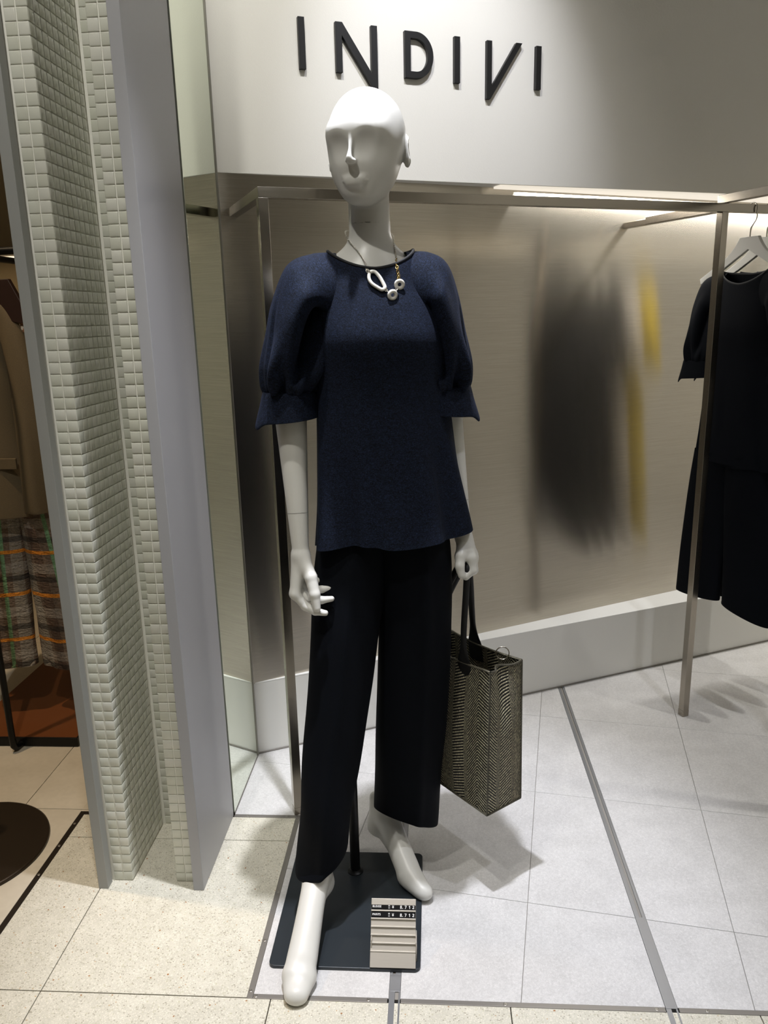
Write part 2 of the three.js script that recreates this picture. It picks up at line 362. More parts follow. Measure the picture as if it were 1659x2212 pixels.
// letters of the sign, each a solid board letter on the wall
{
  const T = 0.018;
  const poly = pts => { const s = new THREE.Shape(pts.map(p => new THREE.Vector2(...p))); return s; };
  const bar = (x, y0, y1) => poly([[x, y0], [x + T, y0], [x + T, y1], [x, y1]]);
  const D = poly([[0.973, 2.071], [1.008, 2.071]]); D.absellipse(1.008, 2.132, 0.055, 0.061, -Math.PI / 2, Math.PI / 2, false); D.lineTo(0.973, 2.193); D.closePath();
  const hole = new THREE.Path(); hole.moveTo(0.991, 2.089); hole.lineTo(1.008, 2.089); hole.absellipse(1.008, 2.132, 0.037, 0.043, -Math.PI / 2, Math.PI / 2, false); hole.lineTo(0.991, 2.175); hole.closePath(); D.holes.push(hole);
  const N = poly([[0.764, 2.069], [0.782, 2.069], [0.782, 2.163], [0.872, 2.035], [0.888, 2.035], [0.888, 2.196], [0.870, 2.196], [0.870, 2.073], [0.784, 2.196], [0.764, 2.196]]);
  const Vv = poly([[1.240, 2.033], [1.253, 2.033], [1.361, 2.194], [1.340, 2.194], [1.257, 2.068], [1.257, 2.192], [1.240, 2.192]]);
  const set = [[bar(0.657, 2.069, 2.198), 0.666, 'first and leftmost black letter of the wall sign, a plain upright bar'], [N, 0.83, 'black sign letter N with its right foot dropping behind the mannequin head'], [D, 1.02, 'black sign letter D with a rounded bowl'],
    [bar(1.132, 2.069, 2.193), 1.14, 'upright bar letter between the D and the V of the black wall sign'], [Vv, 1.3, 'black sign letter V with one vertical and one slanting stroke'], [bar(1.411, 2.071, 2.192), 1.42, 'rightmost black letter of the wall sign, an upright bar']];
  for (const [s, x, label] of set) {
    const g = new THREE.ExtrudeGeometry(s, { depth: 0.0125, bevelEnabled: true, bevelSize: 0.0006, bevelThickness: 0.0006, bevelOffset: -0.0006, bevelSegments: 1, curveSegments: 28 });
    g.translate(-x, -2.05, 0.0005);
    const m = new THREE.Mesh(g, M.letter); m.name = numbered('sign_letter'); m.position.copy(wall(x, 2.05, NB)); m.rotation.y = WT; m.castShadow = m.receiveShadow = true;
    scene.add(m); tag(m, label, 'letter', 'black letters of the wall sign');
  }
}

// ───────── tiled piers at the left, jambs, grey end panel, mirror ─────────
const PT = 0.02533, PD = 0.002;
function pillow(w, h) {   // glazed mosaic tile lying in x/y, face towards +z
  const b = 0.0012, x = w / 2, y = h / 2, lev = [[x, y, 0], [x, y, PD - b], [x - b * 0.35, y - b * 0.35, PD - b * 0.35], [x - b * 1.1, y - b * 1.1, PD]];
  const pos = [], quad = (a, c, d, e) => pos.push(...a, ...c, ...d, ...a, ...d, ...e);
  const ring = ([X, Y, Z]) => [[-X, -Y, Z], [X, -Y, Z], [X, Y, Z], [-X, Y, Z]];
  for (let k = 0; k < 3; k++) { const A = ring(lev[k]), B = ring(lev[k + 1]); for (let i = 0; i < 4; i++) quad(A[i], A[(i + 1) % 4], B[(i + 1) % 4], B[i]); }
  quad(...ring(lev[3]));
  let g = new THREE.BufferGeometry(); g.setAttribute('position', new THREE.Float32BufferAttribute(pos, 3));
  g.setAttribute('uv', new THREE.Float32BufferAttribute(new Float32Array(pos.length / 3 * 2), 2));
  g.computeVertexNormals(); return toCreasedNormals(g, 0.75);
}
const tileGeo = pillow(PT - 0.0022, PT - 0.0022), ROWS = 96;
function tileColumns(parent, cols, turn, rows, name = 'mosaic_tile') {   // cols: [x, z] of tile centres on the wall face
  const spots = [];
  for (const [x, z] of cols) for (let r = rows[0]; r < rows[1]; r++) spots.push([x, (r + 0.5) * PT + 0.002, z, turn + 0.012 * (rnd() - 0.5), 0.012 * (rnd() - 0.5), Math.floor(rnd() * 3)]);
  return spots;
}
const asParts = (parent, spots, name) => { for (const [x, y, z, ry, rx, m] of spots) { const t = part(name, tileGeo, M.glaze[m], parent); t.position.set(x, y, z); t.rotation.set(rx, ry, 0, 'YXZ'); } };
const asStuff = (parent, spots, name) => {
  for (let m = 0; m < 3; m++) {
    const gs = spots.filter(s => s[5] === m).map(([x, y, z, ry, rx]) => { const g = tileGeo.clone(); g.rotateX(rx); g.rotateY(ry); g.translate(x, y, z); return g; });
    if (gs.length) part(name, mergeGeometries(gs), M.glaze[m], parent).userData.kind = 'stuff';
  }
};
const HT = CEIL;
const pierA = shell('wall_left_outer'), pierB = shell('wall_left_inner');
const vf = 1.6535, nv = 1.884;
part('pier_core', [box(-0.823, HT / 2, -(vf + 0.006 + 0.15), 0.072, HT, 0.3, 0)], M.grout, pierA);
part('niche_back', [box(-0.73, HT / 2, -(nv + 0.006 + 0.03), 0.12, HT, 0.06, 0)], M.grout, pierA);
const rowsAll = [0, ROWS];
asParts(pierA, tileColumns(pierA, [[-0.838 + PT * 0.5 + 0.003, -(vf + 0.006)], [-0.838 + PT * 1.5 + 0.003, -(vf + 0.006)]], 0, rowsAll), 'mosaic_tile');
const sideX = -0.7868, sideCols = k => [sideX, -(vf + 0.0045 + PT * (k + 0.5))];
asParts(pierA, tileColumns(pierA, [sideCols(0)], Math.PI / 2, [0, ROWS]), 'mosaic_tile');
asStuff(pierA, tileColumns(pierA, [1, 2, 3, 4, 5, 6, 7, 8].map(sideCols), Math.PI / 2, rowsAll), 'narrow_mosaic_tiles');
asStuff(pierA, tileColumns(pierA, [0, 1, 2, 3].map(k => [-0.779 + PT * (k + 0.5), -(nv + 0.006)]), 0, rowsAll), 'niche_mosaic_tiles');
part('pier_core', [box(-0.6445, HT / 2, -(vf + 0.006 + 0.15), 0.045, HT, 0.3, 0)], M.grout, pierB);
asParts(pierB, tileColumns(pierB, [[-0.6705 + PT * 0.5, -(vf + 0.006)], [-0.6705 + PT * 1.5, -(vf + 0.006)]], 0, rowsAll), 'mosaic_tile');
asStuff(pierB, tileColumns(pierB, [0, 1, 2, 3, 4, 5, 6, 7, 8].map(k => [-0.6655, -(vf + 0.0045 + PT * (k + 0.5))]), -Math.PI / 2, rowsAll), 'narrow_mosaic_tiles');
part('rear_wall', [box(-0.74, HT / 2, -3.0, 0.24, HT, 1.9, 0)], M.whitePaint, pierB);
const jamb = shell('trim_' + (++trim.n), [-0.8505, 0, -1.64]);
part('jamb_channel', [box(0, HT / 2, 0, 0.025, HT, 0.027, 0.0012), box(-0.009, HT / 2, -0.16, 0.007, HT, 0.3, 0.001)], M.greyJamb, jamb);
const endp = shell('wall_end_panel');
part('end_panel', box(-0.6035, HT / 2, -1.779, 0.0265, HT, 0.302, 0.0012), M.greyPaint, endp);
const mir = thing('mirror', 'tall narrow wall mirror beside the steel wall, with a thin metal edge', 'mirror', [-0.5905, 0, -2.0905]);
part('mirror_glass', box(0, HT / 2 + 0.004, 0.0, 0.005, HT - 0.008, 0.308, 0.0004), M.mirror, mir);
part('mirror_edge', [box(0.0035, HT / 2, -0.153, 0.004, HT - 0.01, 0.005, 0.0006), box(0.0012, 0.003, 0, 0.004, 0.006, 0.305, 0.0006)], M.trimSteel, mir);

// ───────── room shell outside the view ─────────
const ceil = shell('ceiling');
part('ceiling_slab', box(-0.2, CEIL + 0.06, -0.8, 8.4, 0.12, 9.6, 0), M.ceiling, ceil);
const wr = shell('wall_right'); part('plaster_wall', box(3.15, CEIL / 2, -0.8, 0.12, CEIL, 9.6, 0), M.wall, wr);
const wf = shell('wall_front'); part('plaster_wall', box(-0.2, CEIL / 2, 3.2, 8.4, CEIL, 0.12, 0), M.wall, wf);
const wl = shell('wall_far_left'); part('plaster_wall', box(-3.6, CEIL / 2, -0.8, 0.12, CEIL, 9.6, 0), M.amberWall, wl);
const wn = shell('wall_neighbour'); part('plaster_wall', box(-2.2, CEIL / 2, -4.1, 3.0, CEIL, 0.12, 0), M.amberWall, wn);
const wk = shell('wall_rear'); part('plaster_wall', box(0.8, CEIL / 2, -5.3, 6, CEIL, 0.12, 0), M.wall, wk);

// ───────── solid shapes from distance fields (mannequin) ─────────
// round cone between a and b with radii ra, rb
function cone(a, b, ra, rb, k = 0.015) {
  const A = V3(...a), B = V3(...b), ba = B.clone().sub(A), l2 = ba.lengthSq(), rr = ra - rb, a2 = l2 - rr * rr, il2 = 1 / l2;
  const C = A.clone().add(B).multiplyScalar(0.5), R = Math.sqrt(l2) / 2 + Math.max(ra, rb);
  return { k, c: C, R, f(x, y, z) {
    const px = x - A.x, py = y - A.y, pz = z - A.z, Y = px * ba.x + py * ba.y + pz * ba.z, Z = Y - l2;
    const qx = px * l2 - ba.x * Y, qy = py * l2 - ba.y * Y, qz = pz * l2 - ba.z * Y, x2 = qx * qx + qy * qy + qz * qz, y2 = Y * Y * l2, z2 = Z * Z * l2;
    const kq = Math.sign(rr) * rr * rr * x2;
    if (Math.sign(Z) * a2 * z2 > kq) return Math.sqrt(x2 + z2) * il2 - rb;
    if (Math.sign(Y) * a2 * y2 < kq) return Math.sqrt(x2 + y2) * il2 - ra;
    return (Math.sqrt(x2 * a2 * il2) + Y * rr) * il2 - ra;
  } };
}
function ball(c, r, k = 0.015, yaw = 0, pitch = 0, roll = 0, cut = false) {   // ellipsoid, optionally turned; cut: taken away
  const q = new THREE.Quaternion().setFromEuler(new THREE.Euler(pitch, yaw, roll, 'YXZ')).invert(), m = new THREE.Matrix4().makeRotationFromQuaternion(q).elements;
  const mn = Math.min(...r);
  return { k, cut, c: V3(...c), R: Math.max(...r), f(x, y, z) {
    const X = x - c[0], Y = y - c[1], Z = z - c[2];
    const a = (m[0] * X + m[4] * Y + m[8] * Z) / r[0], b = (m[1] * X + m[5] * Y + m[9] * Z) / r[1], d = (m[2] * X + m[6] * Y + m[10] * Z) / r[2];
    const k0 = Math.hypot(a, b, d); if (k0 < 1e-6) return -mn;
    const k1 = Math.hypot(a / r[0], b / r[1], d / r[2]); return k0 * (k0 - 1) / k1;
  } };
}
function field(prims) {
  return (x, y, z) => {
    let d = 1;
    for (const p of prims) {
      const far = Math.hypot(x - p.c.x, y - p.c.y, z - p.c.z) - p.R;
      if (p.cut) { if (far > p.k) continue; const e = -p.f(x, y, z), h = Math.max(p.k - Math.abs(d - e), 0) / p.k; d = Math.max(d, e) + h * h * p.k / 4; continue; }
      if (far > d + p.k) continue;
      const e = p.f(x, y, z), h = Math.max(p.k - Math.abs(d - e), 0) / p.k;
      d = Math.min(d, e) - h * h * p.k / 4;
    }
    return d;
  };
}
function surface(f, lo, hi, cell) {   // surface nets with two steps onto the surface
  const n = [0, 1, 2].map(i => Math.ceil((hi[i] - lo[i]) / cell) + 1), [nx, ny, nz] = n, F = new Float32Array(nx * ny * nz), at = (i, j, k) => (k * ny + j) * nx + i;
  for (let k = 0; k < nz; k++) for (let j = 0; j < ny; j++) for (let i = 0; i < nx; i++) F[at(i, j, k)] = f(lo[0] + i * cell, lo[1] + j * cell, lo[2] + k * cell);
  const id = new Int32Array(nx * ny * nz).fill(-1), pos = [], nor = [], idx = [], e = 0.0012;
  const corner = [[0, 0, 0], [1, 0, 0], [0, 1, 0], [1, 1, 0], [0, 0, 1], [1, 0, 1], [0, 1, 1], [1, 1, 1]], edges = [[0, 1], [2, 3], [4, 5], [6, 7], [0, 2], [1, 3], [4, 6], [5, 7], [0, 4], [1, 5], [2, 6], [3, 7]];
  for (let k = 0; k < nz - 1; k++) for (let j = 0; j < ny - 1; j++) for (let i = 0; i < nx - 1; i++) {
    const v = corner.map(c => F[at(i + c[0], j + c[1], k + c[2])]);
    let s = 0; for (const x of v) if (x < 0) s++;
    if (!s || s === 8) continue;
    let p = [0, 0, 0], m = 0;
    for (const [a, b] of edges) if ((v[a] < 0) !== (v[b] < 0)) { const t = v[a] / (v[a] - v[b]); for (let q = 0; q < 3; q++) p[q] += corner[a][q] + t * (corner[b][q] - corner[a][q]); m++; }
    p = p.map((x, q) => lo[q] + ([i, j, k][q] + x / m) * cell);
    let g;
    for (let it = 0; it < 3; it++) {
      g = [f(p[0] + e, p[1], p[2]) - f(p[0] - e, p[1], p[2]), f(p[0], p[1] + e, p[2]) - f(p[0], p[1] - e, p[2]), f(p[0], p[1], p[2] + e) - f(p[0], p[1], p[2] - e)];
      const l = Math.hypot(...g) || 1; g = g.map(x => x / l);
      if (it < 2) { const d = clamp(f(...p), -cell * 0.5, cell * 0.5); p = p.map((x, q) => x - d * g[q]); }
    }
    id[at(i, j, k)] = pos.length / 3; pos.push(...p); nor.push(...g);
  }
  const quad = (a, b, c, d, flip) => { if (a < 0 || b < 0 || c < 0 || d < 0) return; flip ? idx.push(a, c, b, a, d, c) : idx.push(a, b, c, a, c, d); };
  for (let k = 1; k < nz - 1; k++) for (let j = 1; j < ny - 1; j++) for (let i = 1; i < nx - 1; i++) {
    const o = F[at(i, j, k)] < 0;
    if (o !== F[at(i + 1, j, k)] < 0) quad(id[at(i, j - 1, k - 1)], id[at(i, j, k - 1)], id[at(i, j, k)], id[at(i, j - 1, k)], !o);
    if (o !== F[at(i, j + 1, k)] < 0) quad(id[at(i - 1, j, k - 1)], id[at(i - 1, j, k)], id[at(i, j, k)], id[at(i, j, k - 1)], !o);
    if (o !== F[at(i, j, k + 1)] < 0) quad(id[at(i - 1, j - 1, k)], id[at(i, j - 1, k)], id[at(i, j, k)], id[at(i - 1, j, k)], !o);
  }
  const g = new THREE.BufferGeometry(); g.setAttribute('position', new THREE.Float32BufferAttribute(pos, 3)); g.setAttribute('normal', new THREE.Float32BufferAttribute(nor, 3));
  g.setAttribute('uv', new THREE.Float32BufferAttribute(new Float32Array(pos.length / 3 * 2), 2)); g.setIndex(idx); return g;
}

// ───────── cloth: rings of points, smoothly joined ─────────
// ring: { c: centre, u: half axis across, v: half axis to the front }; p = u cos a + v sin a
const cat = (a, b, c, d, t) => 0.5 * ((2 * b) + (-a + c) * t + (2 * a - 5 * b + 4 * c - d) * t * t + (-a + 3 * b - 3 * c + d) * t * t * t);
function loft(rings, steps, around, shape, uvScale = [1, 1]) {
  const R = rings.map(r => ({ c: V3(...r.c), u: V3(...r.u), v: V3(...r.v) })), n = R.length, pos = [], uv = [], idx = [];
  const get = (k, key, t) => { const q = i => R[clamp(i, 0, n - 1)][key], out = V3(); for (const x of 'xyz') out[x] = cat(q(k - 1)[x], q(k)[x], q(k + 1)[x], q(k + 2)[x], t); return out; };
  let len = 0, last = null;
  for (let s = 0; s <= steps; s++) {
    const T = s / steps, x = T * (n - 1), k = Math.min(n - 2, Math.floor(x)), t = x - k, c = get(k, 'c', t), u = get(k, 'u', t), v = get(k, 'v', t);
    if (last) len += c.distanceTo(last); last = c;
    const per = Math.PI * (u.length() + v.length());
    for (let j = 0; j <= around; j++) {
      const a = j / around * 2 * Math.PI, p = shape ? shape(a, T, c, u, v) : V3().copy(c).addScaledVector(u, Math.cos(a)).addScaledVector(v, Math.sin(a));
      pos.push(p.x, p.y, p.z); uv.push(j / around * per * uvScale[0], len * uvScale[1]);
    }
  }
  const w = around + 1;
  for (let s = 0; s < steps; s++) for (let j = 0; j < around; j++) { const a = s * w + j; idx.push(a, a + w, a + 1, a + 1, a + w, a + w + 1); }
  const g = new THREE.BufferGeometry(); g.setAttribute('position', new THREE.Float32BufferAttribute(pos, 3)); g.setAttribute('uv', new THREE.Float32BufferAttribute(uv, 2)); g.setIndex(idx); g.computeVertexNormals();
  const N = g.attributes.normal;   // close the seam of the normals
  for (let s = 0; s <= steps; s++) { const a = s * w, b = a + around, m = V3(N.getX(a) + N.getX(b), N.getY(a) + N.getY(b), N.getZ(a) + N.getZ(b)).normalize(); N.setXYZ(a, m.x, m.y, m.z); N.setXYZ(b, m.x, m.y, m.z); }
  return g;
}
const ell = (a, c, u, v, k = 1) => V3().copy(c).addScaledVector(u, Math.cos(a) * k).addScaledVector(v, Math.sin(a) * k);
// superellipse keeps panels flat and edges round
const sup = (a, c, u, v, e, k = 1) => { const x = Math.cos(a), y = Math.sin(a); return V3().copy(c).addScaledVector(u, Math.sign(x) * Math.abs(x) ** e * k).addScaledVector(v, Math.sign(y) * Math.abs(y) ** e * k); };

// ───────── the mannequin ─────────
const man = thing('mannequin', 'white abstract female mannequin in navy blouse and dark trousers on a dark base plate', 'mannequin', [-0.2, 0, -1.58]);
const abs = g => g.translate(0.2, 0, 1.58);          // absolute coordinates into the mannequin's own
const A = (u, h, v) => [u, h, -v];
{
  // head, in its own axes: x across, y up, z to the face
  const hc = V3(-0.130, 1.734, -1.668), hy = rad(-14), hm = new THREE.Matrix4().makeRotationFromEuler(new THREE.Euler(rad(2), hy, rad(0.5), 'YXZ')).setPosition(hc);
  const H = (x, y, z) => { const p = V3(x, y, z).applyMatrix4(hm); return [p.x, p.y, p.z]; };
  const hb = (c, r, k, cut, pitch = 0, roll = 0, yaw = 0) => ball(H(...c), r, k, hy + yaw, rad(2) + pitch, rad(0.5) + roll, cut);
  const head = [
    hb([0, 0.022, -0.014], [0.0735, 0.081, 0.096], 0.01),
    hb([0, -0.022, 0.010], [0.0695, 0.082, 0.079], 0.03),
    hb([0, -0.060, 0.026], [0.052, 0.050, 0.054], 0.03),
    hb([0, -0.094, 0.046], [0.028, 0.018, 0.024], 0.03),
    hb([-0.026, 0.014, 0.066], [0.024, 0.014, 0.020], 0.035), hb([0.026, 0.014, 0.066], [0.024, 0.014, 0.020], 0.035),   // brows
    hb([-0.035, -0.020, 0.110], [0.030, 0.030, 0.030], 0.012, true),     // eye hollows
    hb([0.035, -0.020, 0.110], [0.030, 0.030, 0.030], 0.012, true),
    cone(H(0, 0.010, 0.083), H(0, -0.038, 0.107), 0.0050, 0.0068, 0.006),   // nose
    hb([0, -0.043, 0.099], [0.0115, 0.006, 0.011], 0.006),
    hb([0, -0.073, 0.0815], [0.019, 0.0045, 0.007], 0.010),
    hb([0, -0.081, 0.080], [0.016, 0.0048, 0.007], 0.010),
  ];
  for (const s of [-1, 1]) head.push(hb([s * 0.0765, -0.017, -0.026], [0.0050, 0.031, 0.020], 0.006, false, rad(-12), 0, s * rad(40)), hb([s * 0.0865, -0.015, -0.018], [0.004, 0.020, 0.010], 0.004, true, rad(-12), 0, s * rad(40)));
  const neck = [cone(A(-0.130, 1.66, 1.692), A(-0.131, 1.53, 1.722), 0.0415, 0.0445, 0.012), cone(A(-0.131, 1.53, 1.722), A(-0.132, 1.47, 1.728), 0.0445, 0.062, 0.02), ball(A(-0.133, 1.487, 1.735), [0.088, 0.048, 0.044], 0.03, rad(10)), ball(A(-0.133, 1.462, 1.728), [0.125, 0.042, 0.055], 0.06, rad(10))];
  const torso = [ball(A(-0.13, 1.36, 1.71), [0.125, 0.17, 0.082], 0.05, rad(10)), ball(A(-0.122, 1.12, 1.70), [0.11, 0.16, 0.075], 0.06, rad(10)), ball(A(-0.118, 0.97, 1.70), [0.12, 0.10, 0.068], 0.06, rad(8)),
    ball(A(-0.165, 1.355, 1.645), [0.05, 0.052, 0.04], 0.04), ball(A(-0.06, 1.355, 1.66), [0.05, 0.052, 0.04], 0.04)];
  const armR = [cone(A(-0.262, 1.43, 1.69), A(-0.308, 1.20, 1.652), 0.040, 0.0345, 0.03), cone(A(-0.308, 1.20, 1.652), A(-0.293, 0.915, 1.603), 0.0345, 0.0185, 0.003)];
  const armL = [cone(A(-0.022, 1.425, 1.732), A(0.030, 1.20, 1.742), 0.037, 0.033, 0.03), cone(A(0.030, 1.20, 1.742), A(0.064, 0.925, 1.712), 0.033, 0.0185, 0.003)];
  const legR = [cone(A(-0.19, 0.92, 1.69), A(-0.235, 0.53, 1.615), 0.075, 0.048, 0.04), cone(A(-0.235, 0.53, 1.615), A(-0.262, 0.36, 1.60), 0.044, 0.046, 0.006), cone(A(-0.262, 0.36, 1.60), A(-0.2825, 0.135, 1.545), 0.046, 0.0225, 0.004)];
  const legL = [cone(A(-0.055, 0.92, 1.71), A(-0.075, 0.53, 1.70), 0.075, 0.048, 0.04), cone(A(-0.075, 0.53, 1.70), A(-0.095, 0.36, 1.745), 0.044, 0.046, 0.006), cone(A(-0.095, 0.36, 1.745), A(-0.132, 0.118, 1.787), 0.046, 0.0225, 0.004)];
  // a foot on tiptoe as a shoe would hold it: ankle, heel, instep, ball, toe
  const foot = (ank, heel, ballC, toe, side) => {
    const S = V3(...side), o = (p, k, h = 0) => [p[0] + S.x * k, p[1] + h, p[2] + S.z * k], mid = (p, q, t) => p.map((x, i) => mix(x, q[i], t));
    return [cone(ank, heel, 0.0225, 0.0185, 0.03), cone(heel, o(ballC, 0.010, 0.002), 0.0165, 0.015, 0.03), cone(ank, o(ballC, -0.013, 0.010), 0.022, 0.022, 0.02), cone(ank, o(ballC, 0.013, 0.006), 0.0215, 0.019, 0.02), cone(mid(ank, ballC, 0.1), mid(ank, ballC, 0.8), 0.022, 0.020, 0.02), cone(heel, [mix(heel[0], ank[0], 0.4) + (heel[0] - ank[0]) * 0.5, ank[1] + 0.04, mix(heel[2], ank[2], 0.4) + (heel[2] - ank[2]) * 0.3], 0.0185, 0.017, 0.03),
      cone(o(ballC, -0.0165), o(toe, -0.009), 0.0205, 0.0175, 0.012), cone(o(ballC, 0.017, -0.002), o(toe, 0.009, -0.001), 0.0185, 0.0165, 0.012), cone(ballC, toe, 0.0215, 0.0180, 0.012)];
  };
  const footR = foot(A(-0.2835, 0.128, 1.540), A(-0.276, 0.085, 1.567), A(-0.2985, 0.0215, 1.354), A(-0.2985, 0.0180, 1.313), [1, 0, 0]);
  const footL = foot(A(-0.132, 0.112, 1.786), A(-0.160, 0.068, 1.812), A(-0.064, 0.030, 1.648), A(-0.036, 0.0245, 1.617), [0.87, 0, 0.5]);
  // right hand, relaxed: thumb hangs in front, the fingers fold inwards behind it
  const fingers = (list, thumb, wrist, pk) => {
    const out = [];
    for (const [m, a, b, t, r] of list) out.push(cone(wrist, m, pk, r * 1.28, 0.012), cone(m, a, r * 1.1, r, 0.008), cone(a, b, r, r * 0.92, 0.003), cone(b, t, r * 0.92, r * 0.66, 0.003));
    for (let i = 0; i + 1 < thumb.length; i++) out.push(cone(thumb[i].slice(0, 3), thumb[i + 1].slice(0, 3), thumb[i][3], thumb[i + 1][3], i ? 0.004 : 0.014));
    return out;
  };
  const handR = fingers([
    [A(-0.305, 0.818, 1.574), A(-0.283, 0.790, 1.570), A(-0.261, 0.780, 1.566), A(-0.238, 0.778, 1.561), 0.0095],
    [A(-0.306, 0.822, 1.593), A(-0.277, 0.801, 1.591), A(-0.250, 0.798, 1.587), A(-0.226, 0.803, 1.582), 0.0093],
    [A(-0.304, 0.829, 1.612), A(-0.277, 0.814, 1.612), A(-0.251, 0.815, 1.609), A(-0.229, 0.821, 1.604), 0.0088],
    [A(-0.300, 0.840, 1.629), A(-0.276, 0.828, 1.630), A(-0.256, 0.829, 1.629), A(-0.237, 0.833, 1.625), 0.0079],
  ], [[...A(-0.288, 0.895, 1.598), 0.0140], [...A(-0.268, 0.856, 1.572), 0.0135], [...A(-0.259, 0.822, 1.559), 0.0116], [...A(-0.255, 0.792, 1.553), 0.0086]], A(-0.2945, 0.896, 1.600), 0.0140);
  const handL = fingers([
    [A(0.083, 0.862, 1.683), A(0.086, 0.836, 1.674), A(0.070, 0.824, 1.669), A(0.054, 0.836, 1.668), 0.0092],
    [A(0.088, 0.859, 1.703), A(0.090, 0.830, 1.695), A(0.072, 0.818, 1.691), A(0.055, 0.831, 1.690), 0.0094],
    [A(0.088, 0.861, 1.722), A(0.089, 0.833, 1.716), A(0.072, 0.821, 1.713), A(0.055, 0.833, 1.712), 0.0090],
    [A(0.084, 0.867, 1.739), A(0.085, 0.844, 1.736), A(0.070, 0.833, 1.734), A(0.056, 0.843, 1.733), 0.0080],
  ], [[...A(0.066, 0.900, 1.703), 0.0135], [...A(0.058, 0.870, 1.676), 0.0125], [...A(0.056, 0.850, 1.664), 0.0105], [...A(0.060, 0.830, 1.659), 0.0082]], A(0.066, 0.908, 1.710), 0.0140);
  const all = field([...torso, ...neck, ...head.filter(p => !p.cut), ...head.filter(p => p.cut), ...armR, ...armL, ...legR, ...legL, ...footR, ...footL, ...handR, ...handL]);
  const fHead = field([...head.filter(p => !p.cut), ...head.filter(p => p.cut), ...neck, torso[0]]);
  const pieces = [
    surface(fHead, A(-0.235, 1.585, 1.83), A(-0.025, 1.865, 1.55), 0.003),
    surface(field([...neck, ...torso, ...armR.slice(0, 1), ...armL.slice(0, 1), ...legR.slice(0, 1), ...legL.slice(0, 1), head[0], head[1], head[2]]), A(-0.34, 0.40, 1.82), A(0.08, 1.588, 1.56), 0.007),
    surface(field([...armR, ...handR]), A(-0.36, 0.765, 1.715), A(-0.215, 1.26, 1.53), 0.0035),
    surface(field([...armL, ...handL]), A(-0.01, 0.79, 1.80), A(0.125, 1.26, 1.63), 0.0035),
    surface(field([...legR.slice(1), ...footR]), A(-0.36, -0.01, 1.67), A(-0.20, 0.45, 1.28), 0.004),
    surface(field([...legL.slice(1), ...footL]), A(-0.19, -0.01, 1.86), A(0.03, 0.45, 1.58), 0.004),
  ];
  part('body', abs(mergeGeometries(pieces.map(g => g.toNonIndexed()))), M.skin, man, 'matt white body with a smooth bald head');
  // dividing joints of the detachable forearms
  const ringAt = (p, q, r) => { const g = new THREE.TorusGeometry(r, 0.00055, 6, 48); const d = V3(...q).sub(V3(...p)).normalize(); g.applyQuaternion(new THREE.Quaternion().setFromUnitVectors(V3(0, 0, 1), d)); g.translate(...p); return abs(g); };
  part('joint_seam', ringAt(A(-0.2969, 0.990, 1.6159), A(-0.293, 0.915, 1.603), 0.0228), M.seam, man);
  part('joint_seam', ringAt(A(0.0560, 0.990, 1.7191), A(0.064, 0.925, 1.712), 0.0222), M.seam, man);
}
{ // base plate, pole
  const s = new THREE.Shape(), w = 0.169, d = 0.190, r = 0.014;
  s.moveTo(-w + r, -d); s.lineTo(w - r, -d); s.absarc(w - r, -d + r, r, -Math.PI / 2, 0); s.lineTo(w, d - r); s.absarc(w - r, d - r, r, 0, Math.PI / 2); s.lineTo(-w + r, d); s.absarc(-w + r, d - r, r, Math.PI / 2, Math.PI); s.lineTo(-w, -d + r); s.absarc(-w + r, -d + r, r, Math.PI, 1.5 * Math.PI);
  const g = new THREE.ExtrudeGeometry(s, { depth: 0.006, bevelEnabled: true, bevelSize: 0.0012, bevelThickness: 0.0012, bevelOffset: -0.0012, bevelSegments: 2, curveSegments: 10 });
  g.rotateX(-Math.PI / 2); g.translate(-0.2075, 0.0015, -1.585); metreUV(g);
  part('base_plate', abs(g), M.basePlate, man, 'dark grey square base plate with rounded corners');
  part('support_pole', abs(cyl(-0.2115, 0.46, -1.703, 0.0125, 0.0125, 0.9, 28)), M.blackMetal, man, 'black support pole');
  part('pole_flange', abs(lathe([[0.0125, 0.016], [0.014, 0.016], [0.0145, 0.0125], [0.020, 0.011], [0.0205, 0.0085], [0.0125, 0.0085]], 36).translate(-0.2115, 0, -1.703)), M.blackMetal, man);
}

